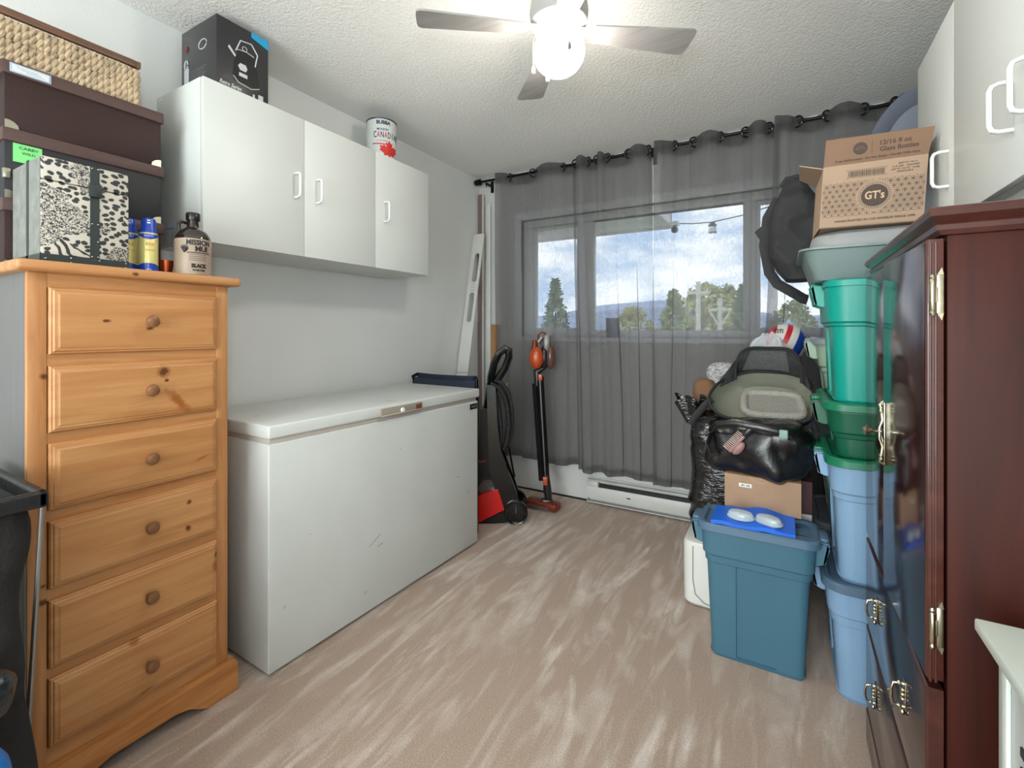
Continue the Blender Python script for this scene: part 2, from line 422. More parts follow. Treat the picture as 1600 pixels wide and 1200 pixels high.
LEAF = [mat('leaves_a', (150, 158, 100), 0.9, var=0.45, vscale=3), mat('leaves_b', (182, 178, 120), 0.9, var=0.4, vscale=3), mat('leaves_c', (112, 130, 96), 0.9, var=0.4, vscale=3)]
BARK = mat('bark', (90, 76, 62), 0.9)
def tree(px, ytop, Y, wpx, k, label, conifer=False):
    """crown top on the sight line through px, ytop"""
    p = at(px, ytop, Y); base = -2.5; h = p.z - base; d = (Y) / 1.0; rad = wpx / F * d * 0.85
    t = thing('tree', label, 'tree', (p.x, Y, base), 0, 'trees seen beyond the window')
    b = B(); b.tube([(0, 0, 0), (0, 0, h * .7)], [rad * .09, rad * .04], 8); b.obj('trunk', BARK, t)
    b = B(); rnd = random.Random(int(px))
    n = 420
    for i in range(n):
        z = rnd.random()
        prof = (1 - z) ** .8 if conifer else math.sin(math.pi * min(1, .12 + .86 * z)) ** .6
        a = rnd.random() * 6.283; r = rad * prof * (.35 + .65 * rnd.random() ** .5)
        c = Vector((r * math.cos(a), r * math.sin(a), h * (.22 + .78 * z)))
        s = rad * (.13 + .12 * rnd.random())
        M = Matrix.Translation(c) @ Matrix.Rotation(rnd.random() * 6, 4, Vector((rnd.random() - .5, rnd.random() - .5, rnd.random() - .5)).normalized())
        for q in range(5):
            ang = q * 1.256
            pts = [Vector((0, 0, 0)), Vector((math.cos(ang) * s, math.sin(ang) * s * .6, .3 * s * rnd.random())), Vector((math.cos(ang + .7) * s, math.sin(ang + .7) * s, -.2 * s))]
            vs = [b.bm.verts.new(M @ v) for v in pts]; b.bm.faces.new(vs)
    b.obj('crown', LEAF[k], t, smooth=0, recalc=False, weld=False)
    return t
tree(868, 436, 26, 42, 2, 'tall dark tree in the left light of the window', True)
tree(988, 484, 34, 44, 1, 'small pale yellow-green tree left of the curtain split', False)
tree(1052, 458, 32, 46, 0, 'pointed green tree right of the curtain split', True)
tree(1103, 449, 36, 52, 1, 'broad pale tree behind the left utility pole', False)
tree(1131, 448, 46, 44, 0, 'round olive tree behind the right utility pole', False)
tree(1160, 446, 30, 34, 2, 'dark green tree at the right edge of the middle light', True)
tree(1238, 474, 22, 44, 0, 'leafy tree in the right light of the window', False)
POLE = mat('pale_pole', (206, 204, 190), 0.7)
for (px, yt, Y, lab) in ((1091, 440, 24, 'white utility pole with one crossarm, left of the two'), (1125, 466, 24, 'white utility pole with a forked crossarm, right of the two')):
    p = at(px, yt, Y)
    t = thing('utility_pole', lab, 'pole', (p.x, Y, -2.5), 0, 'utility poles outside')
    B().tube([(0, 0, 0), (0, 0, p.z + 2.5)], [.14, .10], 10).obj('pole', POLE, t)
    b = B().box(-.5, .5, -.06, .06, p.z + 1.9, p.z + 2.04)
    if px > 1100: b.tube([(0, 0, p.z + 1.1), (-.45, 0, p.z + 1.9)], .05, 6); b.tube([(0, 0, p.z + 1.1), (.45, 0, p.z + 1.9)], .05, 6)
    b.obj('crossarm', POLE, t)
t = thing('rail_fence', 'long white rail fence across the field outside', 'fence', (0, 20, -2.5))
b = B()
for z in (2.95, 3.35): b.box(-12, 22, -.03, .03, z, z + .10)
b.obj('rail', POLE, t)
for i in range(18): B().box(-12 + i * 2 - .06, -12 + i * 2 + .06, -.06, .06, 0, 3.5).obj('post', POLE, t)
# things under the eave
t = thing('security_camera', 'small white security camera under the corner of the eave', 'camera', at(1054, 352, 3.96))
b = B().box(-.035, .035, -.03, .03, -.005, .03, .006); b.obj('bracket', WHITE_PL, t)
B().ball((0, 0, -.035), .028, 16, 10).obj('lens_dome', BLACK_P, t)
p0, p1 = at(1052, 349, 3.98), at(1205, 322, 3.98)
pl = at(1113, 347, 3.98)
tag(B().tube([p0, (p0 + pl) / 2 - Vector((0, 0, .008)), pl, (pl + p1) / 2 - Vector((0, 0, .01)), p1], .004, 6).obj('lantern_wire', BLACK_P), 'thin black wire running from the eave corner to the right outside the window', 'wire')
t = thing('hanging_lantern', 'small black glass lantern hanging on the wire outside', 'lantern', (pl.x, pl.y, pl.z - .085))
B().lathe([(0, .085), (.016, .083), (.03, .062), (.034, .058), (.034, .054)], seg=16).obj('lantern_cap', BLACK_P, t)
B().lathe([(.026, .008), (.03, .03), (.028, .054)], seg=16).obj('lantern_glass', mat('lantern_glass', (190, 200, 210), .1, trans=.6), t)
B().lathe([(0, 0), (.032, 0), (.032, .008), (0, .008)], seg=16).obj('lantern_base', BLACK_P, t)
p = at(957, 514, YF + .012)
tag(B().box(p.x - .043, p.x + .043, p.y - .015, p.y + .018, WZ0, 1.285, .003).obj('small_box', mat('grey_box', (120, 125, 140), .6)), 'small grey square box standing on the window sill behind the curtain', 'box')

# ---------------------------------------------------------------- curtains
def curtain_mat():
    m = bpy.data.materials.new('sheer_grey_linen'); m.use_nodes = True; nt = m.node_tree; nt.nodes.clear()
    o = N(nt, 'ShaderNodeOutputMaterial'); tr = N(nt, 'ShaderNodeBsdfTransparent'); d = N(nt, 'ShaderNodeBsdfDiffuse'); tl = N(nt, 'ShaderNodeBsdfTranslucent')
    t = N(nt, 'ShaderNodeTexCoord')
    def wn(sc, s2):
        mp = N(nt, 'ShaderNodeMapping'); mp.inputs['Scale'].default_value = sc; L(nt, t.outputs['Object'], mp.inputs[0])
        n = N(nt, 'ShaderNodeTexNoise'); n.inputs['Scale'].default_value = s2; n.inputs['Detail'].default_value = 3; L(nt, mp.outputs[0], n.inputs['Vector']); return n.outputs['Fac']
    a = wn((1, 1, .05), 620); c = wn((.08, .08, 1), 620)
    ad = N(nt, 'ShaderNodeMath', operation='ADD'); L(nt, a, ad.inputs[0]); L(nt, c, ad.inputs[1])
    r = N(nt, 'ShaderNodeMapRange'); r.inputs[1].default_value = .7; r.inputs[2].default_value = 1.3; r.inputs[3].default_value = .20; r.inputs[4].default_value = .46
    L(nt, ad.outputs[0], r.inputs[0])
    cr = N(nt, 'ShaderNodeValToRGB'); cr.color_ramp.elements[0].position = .35; cr.color_ramp.elements[1].position = .65
    cr.color_ramp.elements[0].color = rgb(70, 70, 69); cr.color_ramp.elements[1].color = rgb(102, 101, 99)
    h = N(nt, 'ShaderNodeMath', operation='MULTIPLY'); h.inputs[1].default_value = .5; L(nt, ad.outputs[0], h.inputs[0]); L(nt, h.outputs[0], cr.inputs[0])
    L(nt, cr.outputs[0], d.inputs[0]); tl.inputs[0].default_value = rgb(180, 178, 180)
    m1 = N(nt, 'ShaderNodeMixShader'); m1.inputs[0].default_value = .45; L(nt, d.outputs[0], m1.inputs[1]); L(nt, tl.outputs[0], m1.inputs[2])
    m2 = N(nt, 'ShaderNodeMixShader'); L(nt, r.outputs[0], m2.inputs[0]); L(nt, m1.outputs[0], m2.inputs[1]); L(nt, tr.outputs[0], m2.inputs[2])
    L(nt, m2.outputs[0], o.inputs[0]); return m
CURT = curtain_mat()
HEMM = mat('curtain_hem', (86, 86, 85), .9)
ROD_Y, ROD_Z = 3.03, 2.352
t = thing('curtain_rod', 'black metal curtain rod over the window', 'curtain rod', (0, ROD_Y, ROD_Z))
B().tube([(-2.045, 0, 0), (XR - .02, 0, 0)], .0095, 12).obj('rod', BLACK_M, t)
B().lathe([(0, -.05), (.02, -.048), (.024, -.03), (.024, .0), (.012, .004)], seg=20, M=Matrix.Translation((-2.04, 0, 0)) @ Matrix.Rotation(R(90), 4, 'Y')).obj('finial', BLACK_M, t)
for x in (-1.985, -.725):
    b = B().box(x - .008, x + .008, -.004, YF - ROD_Y - .002, -.03, -.014).box(x - .012, x + .012, YF - ROD_Y - .008, YF - ROD_Y, -.07, .02).tube([(x, 0, -.05), (x, 0, -.012)], .004, 8)
    b.obj('bracket', BLACK_M, t)
# panels: grommet places along the rod, fold side after each (+1 behind the rod towards the window, -1 in front)
def sstep(v): v = max(0, min(1, v)); return v * v * (3 - 2 * v)
def panel(label, x0, x1, keys, bx0, bx1, zb, seed, dz=0.0, amp=.046, top=2.398, yoff=0.0):
    """keys: list of (x, +1/-1) grommet crossings; between crossings the cloth bows to one side"""
    t = thing('curtain', label, 'curtain', (0, ROD_Y, 0), 0, 'grey curtain panels on the rod')
    xs = [x0] + [k[0] for k in keys] + [x1]
    side = [(-keys[0][1])] + [k[1] for k in keys]
    def off(x):
        for i in range(len(xs) - 1):
            if xs[i] <= x <= xs[i + 1]:
                w = (x - xs[i]) / (xs[i + 1] - xs[i])
                if i == 0: w = .5 + .5 * w
                if i == len(xs) - 2: w = .5 * w
                return side[i] * math.sin(math.pi * w), side[i]
        return 0, 1
    nu = int((x1 - x0) / .006)
    rf = random.Random(int(seed * 10)); nf = max(2, int((x1 - x0) / .15)); folds = [((k + .5 + .5 * (rf.random() - .5)) / nf, rf.choice((-1, 1))) for k in range(nf)]
    ztop = top - .018
    def fn(u, v):
        x = x0 + (x1 - x0) * u; o, sd = off(x)
        z = zb + (ztop - zb) * v
        down = 1 - v
        xb = bx0 + (bx1 - bx0) * u
        X = x * (1 - down) + xb * down + .018 * down * nz3(u * 4 + seed, down * 2.2, seed) + .012 * math.sin(down * 3.0 + seed) * math.sin(u * math.pi)
        fo = 0.0
        for (uc, sg) in folds:
            q = (u - uc) * (x1 - x0); wgt = math.exp(-(q / .045) ** 2) * (.25 + .75 * sstep(down * 1.6))
            X += sg * .021 * math.sin(2 * math.pi * q / .085) * wgt * -1; fo += .016 * math.cos(2 * math.pi * q / .17) * wgt * sg
        a = amp * (1 - .15 * down)
        y = fo + a * o * (1 - .35 * sstep(down * 1.3)) + .020 * sstep(down) * nz3(u * 9 + seed, down * 1.4 + seed, 3.3) + .004 * nz3(u * 30, down * 5, seed)
        z += (-.014 * nz3(u * 5, seed, 0)) * down + (.012 * max(0, -o) - .006) * v * (1 if v > .96 else 0)
        y = min(y + yoff, YF - ROD_Y - .027)
        return Vector((X, y, z + dz * down))
    b = B(); b.grid(fn, nu, 90); b.obj('drape', CURT, t, smooth=80, recalc=False)
    b = B(); b.grid(lambda u, v: fn(u, v * .022) + Vector((0, -.0015, 0)), nu, 2); b.obj('hem', CURT, t, smooth=80, recalc=False)
    b = B(); b.grid(lambda u, v: fn(u, .962 + .0379 * v) + Vector((0, .0022, 0)), nu, 4); b.obj('heading_tape', CURT, t, smooth=80, recalc=False)
    for k in keys:
        g = B(); pts = []
        ang = R(38) * (1 if k[1] < 0 else -1)
        ring = [Vector((.029 * math.cos(q) * math.cos(ang), .029 * math.cos(q) * math.sin(ang) + yoff - .004, .029 * math.sin(q))) + Vector((k[0], 0, ROD_Z - .006)) for q in [2 * math.pi * i / 20 for i in range(20)]]
        g.tube(ring, .0052, 8, closed=True); g.obj('grommet', BLACK_P, t)
    return t
panel('leftmost grey curtain panel, beside the bare corner of the room', -1.885, -1.278, [(-1.779, 1), (-1.579, -1), (-1.345, 1)], -1.90, -1.215, .255, 1.3, yoff=.008)
panel('grey curtain panel directly left of the split over the middle light', -1.285, -.735, [(-1.15, 1) if False else (-1.235, -1), (-1.150, 1), (-1.08, -1), (-1.015, 1), (-.868, -1), (-.748, 1)], -1.228, -.702, .235, 4.1, yoff=-.012)
panel('wide grey curtain panel directly right of the split, over the middle light', -.703, -.022, [(-.591, 1), (-.471, -1), (-.330, 1), (-.187, -1), (-.075, 1)], -.722, -.035, .225, 7.7)
panel('rightmost grey curtain panel, behind the cardboard bottle carton', -.042, .70, [(.066, 1), (.204, -1), (.354, 1), (.490, -1), (.62, 1)], -.12, .66, .22, 9.2, yoff=-.012)
# ================================================================ heater under the window
t = thing('baseboard_heater', 'white electric baseboard heater low on the wall under the curtains', 'heater', (-1.175, YF - .002, .015))
HEAT = mat('heater_enamel', (196, 197, 194), .4)
b = B().box(0, .95, -.012, 0, 0, .165).box(0, .95, -.062, 0, .150, .158, .003).box(0, .95, -.052, 0, 0, .006)
b.box(0, .004, -.06, 0, .0, .155).box(.946, .95, -.06, 0, .0, .155)
b.obj('back_plate', HEAT, t)
B().prism([(-.060, .030), (-.066, .06), (-.064, .095), (-.058, .113), (-.054, .113), (-.058, .09), (-.060, .06), (-.054, .030)], 0, .0, .95).obj('front_cover', HEAT, t)
B().box(.0, .08, -.062, -.006, .112, .149, .002).obj('wiring_box', HEAT, t)
B().box(.082, .94, -.045, -.02, .03, .13).obj('heating_fins', mat('dark_fins', (58, 58, 58), .5, .6), t)
B().box(.28, .305, -.0672, -.063, .072, .079).obj('heater_badge', BLACK_P, t)

# ================================================================ wall cabinets
def handle(name, parent, loc, L_, s, r=.0055, off=.034, m=WHITE_PL):
    """vertical D pull standing off a door on a plane x = const; s = the side it points to"""
    b = B(); h = L_ / 2
    pts = [(0, 0, -h + .006), (s * (off - .014), 0, -h + .006), (s * (off - .004), 0, -h + .010), (s * off, 0, -h + .020), (s * off, 0, h - .020), (s * (off - .004), 0, h - .010), (s * (off - .014), 0, h - .006), (0, 0, h - .006)]
    b.tube([Vector(p) + Vector(loc) for p in pts], [(r, r * .8)] * 8, 10)
    return b.obj(name, m, parent)
t = thing('wall_cabinet', 'white three-door wall cabinet hung over the chest freezer', 'cabinet', (-2.099, .88, 1.513))
b = B(); W_, D_, H_ = 1.21, .314, .584
b.box(0, D_, 0, .016, 0, H_, .0008).box(0, D_, W_ - .016, W_, 0, H_, .0008).box(0, D_, .016, W_ - .016, 0, .016).box(0, D_, .016, W_ - .016, H_ - .016, H_).box(0, .006, .016, W_ - .016, .016, H_ - .016)
b.obj('cabinet_body', WHITE_LAM, t)
for (y0, y1, hy) in ((.001, .4015, .36), (.4035, .8035, .465), (.8055, 1.209, .867)):
    d = B().box(D_ + .002, D_ + .019, y0, y1, .001, H_ - .001, .0012).obj('door', WHITE_LAM, t)
    handle('handle', d, (D_ + .019, hy, .292), .112, 1)
for y, z in ((.0, .56), (.0, .02)):
    pass
for x in (.03, .28): B().lathe([(0, 0), (.006, 0), (.006, .002), (0, .002)], seg=12, M=Matrix.Translation((x, 0, .57)) @ Matrix.Rotation(R(90), 4, 'X')).obj('screw_cap', WHITE_PL, t)
t = thing('wall_cabinet', 'white wall cabinet above the dark red wardrobe, its handles seen edge on', 'cabinet', (XR - .001, .84, 1.505))
b = B(); W_ = 1.30; D_ = XR - .001 - .408 - .019
b.box(-D_, 0, 0, .016, 0, .61).box(-D_, 0, W_ - .016, W_, 0, .61).box(-D_, 0, .016, W_ - .016, 0, .016).box(-D_, 0, .016, W_ - .016, .594, .61).box(-.006, 0, .016, W_ - .016, .016, .594)
b.obj('cabinet_body', WHITE_LAM, t)
B().box(-D_ + .02, -D_ + .045, .02, W_ - .02, -.022, -.0005).obj('light_rail', WHITE_LAM, t)
for (y0, y1, hy) in ((.001, .449, .405), (.451, .898, .51), (.90, 1.299, .945)):
    d = B().box(-D_ - .019, -D_ - .002, y0, y1, .001, .609, .0012).obj('door', WHITE_LAM, t)
    handle('handle', d, (-D_ - .019, hy, .157), .112, -1, r=.006, off=.036)

# on top of the left cabinet
t = thing('kettle_box', 'black glossy kettle carton standing on the white cabinet over the freezer', 'box', (-1.93, 1.046, 2.0975))
BOXK = mat('kettle_carton', (30, 30, 33), .35, coat=.3)
B().box(-.125, .125, -.10, .10, 0, .27, .001).obj('carton', BOXK, t)
fx = .1256
def plate(b, pts, x, th=.0004): b.prism(pts, 0, x, x + th)
KW = mat('printed_light_grey', (188, 190, 192), .5); KG = mat('printed_mid_grey', (96, 98, 102), .5); KB = mat('printed_black', (12, 12, 14), .4)
b = B(); plate(b, [(-.035, .055), (.055, .055), (.063, .07), (.052, .13), (.035, .175), (-.018, .175), (-.038, .12), (-.042, .07)], fx); b.obj('kettle_picture', KB, t)
b = B()
b.tube([(fx, -.030, .168), (fx, -.012, .215), (fx, .030, .222), (fx, .055, .19), (fx, .045, .14)], .0025, 6)
b.tube([(fx, -.040, .07), (fx, -.02, .052), (fx, .03, .046), (fx, .062, .06)], .0016, 6)
b.tube([(fx, -.024, .176), (fx, .01, .182), (fx, .04, .176)], .0015, 6)
plate(b, [(-.055, .178), (-.030, .150), (-.034, .142), (-.060, .168)], fx + .0003)
b.tube([(fx, .004 + .009 * math.cos(q), .19 + .009 * math.sin(q)) for q in [i * .6 for i in range(11)]], .0013, 6)
b.obj('kettle_outline', KW, t)
b = B(); plate(b, [(-.022, .115), (-.014, .128), (.008, .128), (.014, .115), (.008, .102), (-.014, .102)], fx + .0005); plate(b, [(-.018, .078), (.014, .078), (.014, .092), (-.018, .092)], fx + .0005)
plate(b, [(.058, .015), (.078, .015), (.078, .037), (.058, .037)], fx); plate(b, [(.036, .015), (.044, .015), (.044, .03), (.036, .03)], fx)
b.obj('gauge_and_marks', KW, t)
b = B(); plate(b, [(.03, .25), (.10, .232), (.10, .27), (.03, .27)], fx); b.obj('cyan_corner', mat('cyan_print', (28, 150, 196), .5), t)
text('series_lettering', 'Retro Series', .022, KW, t, face_matrix((fx, -.050, .028), (1, 0, 0)), width=.082, shear=.35, bold=.0004)
b = B()
sy = -.1004
b.box(-.10, -.075, sy, sy + .0003, .04, .16); 
for i in range(9): b.box(-.055, .055 - .012 * (i % 3), sy, sy + .0003, .10 - i * .0085, .1025 - i * .0085)
b.obj('side_print', KG, t)
b = B().box(-.105, -.07, sy - .0002, sy, .05, .12).tube([(.03 + .028 * math.cos(q), sy, .185 + .018 * math.sin(q)) for q in [i * .5 for i in range(13)]], .002, 6)
b.tube([(-.088 + .012 * math.cos(q), sy - .0004, .135 + .018 * math.sin(q)) for q in [i * .6 for i in range(11)]], .003, 6)
b.obj('side_pictures', KW, t)
B().lathe([(0, 0), (.011, 0), (.011, .0008), (0, .0008)], seg=18, M=Matrix.Translation((-.088, sy - .0004, .20)) @ Matrix.Rotation(R(90), 4, 'X')).obj('red_picture', mat('dark_red_print', (120, 30, 36), .5), t)

t = thing('beer_keg_can', 'big white beer can standing on the far end of the left wall cabinet', 'can', (-1.905, 1.862, 2.0975))
CANW = mat('can_white', (205, 210, 208), .3, .1)
rc = .080
B().lathe([(0, 0), (rc - .004, 0), (rc, .004), (rc, .226), (rc - .004, .232), (rc - .006, .232), (rc - .010, .226), (0, .226)], seg=48).obj('can_body', CANW, t)
B().lathe([(rc + .0015, .228), (rc + .0025, .231), (rc + .0015, .234), (rc - .001, .234), (rc - .001, .228)], seg=48).obj('can_rim', mat('can_rim', (70, 70, 72), .3, .8), t)
a0 = math.atan2(-1.862, 1.905) + .12
cw = lambda z0, da=0: cyl_warp(0, 0, rc + .0005, a0 + da, z0)
NAVY = mat('navy_print', (34, 38, 66), .5); REDP = mat('red_print', (196, 40, 34), .5)
text('bubba_lettering', 'BUBBA', .026, NAVY, t, None, width=.076, bold=.0012, warp=cw(.208))
text('molson_lettering', 'MOLSON', .015, NAVY, t, None, width=.06, bold=.0004, warp=cw(.172, -.05))
for i_, ch in enumerate('CANADIAN'):
    text('canadian_lettering', ch, .046, REDP if ch == 'A' and i_ < 6 else NAVY, t, None, width=.004 if ch == 'I' else .0165, bold=.0007, warp=cw(.142, -.55 + .235 * i_))
text('lager_lettering', 'LAGER', .013, mat('grey_print', (120, 120, 125), .5), t, None, width=.06, warp=cw(.112, -.05))
def leaf_poly(s):
    h = [(0, 1), (.14, .72), (.32, .80), (.26, .40), (.50, .58), (.56, .44), (.86, .48), (.74, .24), (.86, .10), (.46, -.20), (.52, -.36), (.07, -.30), (.07, -.7)]
    return [(x * s, y * s) for x, y in h] + [(-x * s, y * s) for x, y in reversed(h[1:])]
b = B(); pts = leaf_poly(.062)
bm2 = bmesh.new(); vs = [bm2.verts.new((x, y, 0)) for x, y in pts]; fc = bm2.faces.new(vs); bmesh.ops.triangulate(bm2, faces=[fc])
bmesh.ops.subdivide_edges(bm2, edges=list(bm2.edges), cuts=2, use_grid_fill=True)
w = cw(.056, .40)
for v in bm2.verts: v.co = w(v.co + Vector((0, 0, .0006)))
b.add(bm2); b.obj('maple_leaf', REDP, t, recalc=False)
b = B(); b.grid(lambda u, v: cw(.094, -.05)(Vector((-.055 + .11 * u, -.003 + .006 * v, .0002))), 12, 1); b.obj('red_band', REDP, t, recalc=False)

t = thing('wall_hook', 'small double metal coat hook on the left wall beside the cabinet', 'hook', (-2.0995, 2.17, 1.60))
B().box(0, .003, -.008, .008, -.035, .02, .001).obj('plate', SILVER, t)
B().tube([(.002, 0, -.03), (.02, 0, -.045), (.04, 0, -.042), (.05, 0, -.02)], .003, 8).obj('hook', SILVER, t)
t = thing('wall_hook', 'small metal coat hook on the left wall, nearer the window corner', 'hook', (-2.0995, 2.29, 1.60))
B().box(0, .003, -.007, .007, -.04, .03, .001).obj('plate', BLACK_M, t)
B().tube([(.002, 0, -.035), (.02, 0, -.045), (.032, 0, -.035), (.036, 0, -.015)], .003, 8).obj('hook', BLACK_M, t)

# ================================================================ chest freezer
t = thing('chest_freezer', 'long white chest freezer with a scuffed lid against the left wall', 'freezer', (-1.53, .972, 0), R(-1.9))
FL, FD = 1.215, .545
B().box(-FD, 0, 0, FL, .012, .805, .006, 3).obj('cabinet', WHITE_EN, t)
for x in (-.50, -.05):
    for y in (.06, FL - .06): B().box(x - .03, x + .03, y - .03, y + .03, 0, .013).obj('foot', BLACK_P, t)
B().box(-FD + .008, -.008, .008, FL - .008, .805, .826, .002).obj('gasket', mat('pinkish_gasket', (188, 178, 168), .6), t)
B().box(-FD, .010, -.006, FL + .004, .824, .872, .008, 3).obj('lid', WHITE_EN, t)
BRZ = mat('lock_bronze', (150, 140, 124), .45)
pl_ = B().box(.010, .018, .49, .745, .822, .860, .003).obj('lock_plate', BRZ, t)
B().box(.018, .0205, .495, .74, .826, .831, .001).obj('plate_ridge', mat('bronze_light', (186, 176, 160), .4), pl_)
B().lathe([(0, 0), (.009, 0), (.011, .004), (.009, .010), (0, .011)], seg=20, M=Matrix.Translation((.018, .612, .841)) @ Matrix.Rotation(R(90), 4, 'Y')).obj('thermostat_knob', WHITE_PL, pl_)
B().box(.018, .0205, .700, .736, .832, .853, .001).obj('indicator_window', mat('indicator_red', (120, 62, 48), .4), pl_)
bd = B().box(0, .003, FL - .075, FL - .010, .762, .792, .001).obj('name_badge', BLACK_P, t)
text('badge_lettering', 'Beaumark', .010, mat('badge_print', (150, 150, 150), .5), bd, face_matrix((.0034, FL - .0425, .777), (1, 0, 0)), width=.036)
SCF = mat('scuff_mark', (120, 116, 112), .8)
for (x, y, ln, a) in ((-.30, .30, .03, .5), (-.06, .62, .06, .2), (-.22, .08, .02, 1)):
    b = B().box(-ln / 2, ln / 2, -.0016, .0016, 0, .0003, M=Matrix.Translation((x, y, .872)) @ Matrix.Rotation(a, 4, 'Z')); b.obj('scuff', SCF, t)
for (y, z, ln, a) in ((.47, .30, .07, .5), (.50, .27, .03, .2), (.16, .44, .006, 0), (.06, .22, .012, .8), (1.04, .42, .02, -.4), (.62, .66, .006, 0), (.42, .10, .015, .9), (1.12, .32, .03, .4)):
    b = B().box(0, .0003, -ln / 2, ln / 2, -.0012, .0012, M=Matrix.Translation((0, y, z)) @ Matrix.Rotation(a, 4, 'X')); b.obj('scuff', SCF, t)

# ================================================================ pine chest of drawers
t = thing('chest_of_drawers', 'tall pine chest of six drawers with round wooden knobs and arched plinth', 'dresser', (-1.60, .396, 0))
DW, DD, DH = .478, .46, 1.345
PB, PD_ = (193, 142, 92), (167, 111, 63)
PZ = wood('pine_upright', PB, PD_, 2, knots=((.030, 1.085, .011, .010), (.028, .52, .02, .010), (.028, .56, .012, .006)))
PY = wood('pine_lengthwise', PB, PD_, 1, knots=((.21, 1.357, .01, .006),))
SIDE = mat('pine_greyed_by_light', (98, 96, 95), .55, var=.06, vscale=6, stretch=(6, 6, .5))  # pine board, with the grey cast of cold light put into its colour
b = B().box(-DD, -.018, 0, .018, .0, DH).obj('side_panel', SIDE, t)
B().box(-DD, -.018, DW - .018, DW, 0, DH).obj('side_panel', PZ, t)
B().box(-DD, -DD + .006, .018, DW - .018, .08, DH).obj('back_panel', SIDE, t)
b = B().box(-.018, 0, 0, .036, .06, DH, .0015).box(-.018, 0, DW - .036, DW, .06, DH, .0015)
b.obj('face_stile', PZ, t)
b = B()
dz = [(1.139, 1.308), (.942, 1.110), (.746, .914), (.548, .718), (.348, .519), (.150, .323)]
for z0, z1 in [(1.308, DH), (1.110, 1.139), (.914, .942), (.718, .746), (.519, .548), (.323, .348), (.10, .150)]:
    b.box(-.018, -.001, .036, DW - .036, z0, z1)
b.obj('face_rail', PY, t)
B().box(-DD - .004, .030, -.026, DW + .030, DH, DH + .028, .009, 3).obj('top_board', PY, t)
# arched plinth
pl2 = [(-.022, 0), (.07, 0), (.10, .018), (.125, .035), (.16, .045), (DW - .16, .045), (DW - .125, .035), (DW - .10, .018), (DW - .07, 0), (DW + .022, 0), (DW + .022, .092), (DW + .014, .104), (-.014, .104), (-.022, .092)]
B().prism(pl2, 0, 0.0005, .022).obj('plinth', wood('pine_plinth', (200, 140, 82), (158, 98, 50), 1), t)
B().box(-DD, .0, DW, DW + .022, 0, .10, .003).obj('plinth_return', PY, t)
kn = {0: ((.150, 1.225, .012, .006), (.250, 1.205, .012, .006)), 1: ((.285, 1.078, .020, .024, 0), (.325, .985, .060, .017, R(-52), 'soft'), (.292, 1.052, .007, .006)),
      2: ((.390, .800, .030, .005, .3, 'soft'),), 3: ((.353, .672, .010, .010), (.350, .592, .010, .013)), 4: ((.436, .475, .010, .014), (.436, .44, .02, .02, 0, 'soft')), 5: ((.215, .318, .018, .010, 0, 'soft'), (.24, .165, .03, .008, .3, 'soft'))}
for i, (z0, z1) in enumerate(dz):
    y0, y1 = .038, DW - .038
    ms = wood('pine_drawer_%d' % i, (195, 144, 93), (171, 116, 67), 1, knots=kn[i], freq=11 + i)
    b = B()
    def rect(o, x): return [Vector((x, y0 + o, z0 + o)), Vector((x, y1 - o, z0 + o)), Vector((x, y1 - o, z1 - o)), Vector((x, y0 + o, z1 - o))]
    b.loft([rect(0, -.016), rect(0, .006), rect(.003, .010), rect(.006, .0105), rect(.009, .014), rect(.012, .0145), rect(.018, .0185)])
    d = b.obj('drawer', ms, t, smooth=25)
    zc = (z0 + z1) / 2 + .002
    B().lathe([(0, 0), (.009, 0), (.008, .008), (.010, .012), (.0165, .018), (.0175, .023), (.015, .029), (.009, .032), (0, .033)], seg=28, M=Matrix.Translation((.0185, .248, zc)) @ Matrix.Rotation(R(90), 4, 'Y')).obj('knob', mat('brown_knob', (122, 82, 52), .3, var=.1), d)

ZT = 1.3732   # top of the chest
# brown storage boxes, one on another
BROWN = mat('brown_leatherette', (46, 27, 25), .5, spec=.3, bump=.15, bscale=160, var=.12, vscale=5)
BROWNL = mat('brown_leatherette_lid', (78, 58, 54), .45, spec=.35, bump=.12, bscale=160)
BLKL = mat('black_leatherette', (27, 27, 31), .55, bump=.12, bscale=160)
NIC = mat('dull_nickel', (170, 168, 150), .35, 1)
def sbox(label, z, body, h, y0=.415, y1=.800, x1=-1.872, lidw=.006):
    t = thing('storage_box', label, 'box', (-2.09, y0, z), 0, 'leatherette storage boxes on the pine chest')
    D2, W2 = x1 + 2.09, y1 - y0
    B().box(0, D2, .003, W2 - .003, 0, h - .004, .003).obj('box_body', body, t)
    B().box(-.0, D2 + lidw, -.002, W2 + .004, h - .036, h, .003).obj('box_lid', BROWNL, t)
    for yy in (.004, W2 - .004):
        s = 1 if yy < .1 else -1
        b = B(); b.prism([(yy, -.0), (yy + s * .028, 0), (yy + s * .026, .010), (yy + s * .018, .018), (yy + s * .008, .022), (yy, .022)], 0, D2, D2 + .0022)
        b.obj('corner_guard', NIC, t)
    return t
sbox('dark brown box with brown lid, lowest of the pile behind the sunscreen', ZT + .0003, BROWN, .1965)
b1 = sbox('black box with brown lid, second of the pile, behind the animal print trunk', ZT + .1973, BLKL, .1955)
b2 = sbox('dark brown box with a white label on its lid, directly under the basket', ZT + .3933, BROWN, .187)
lb = B().box(.2245, .2265, .012, .098, .156, .182, .001).obj('label_holder', mat('pale_blue_card', (160, 176, 196), .5), b2)
B().box(.2265, .2269, .017, .093, .160, .178).obj('label_card', mat('white_card', (205, 212, 214), .6), lb)
for k in range(3): B().box(.2269, .2271, .025 + .01 * k, .07 + .006 * k, .172 - k * .004, .1728 - k * .004).obj('writing_line', KG, lb)
GRN = mat('green_note_paper', (122, 214, 128), .7)
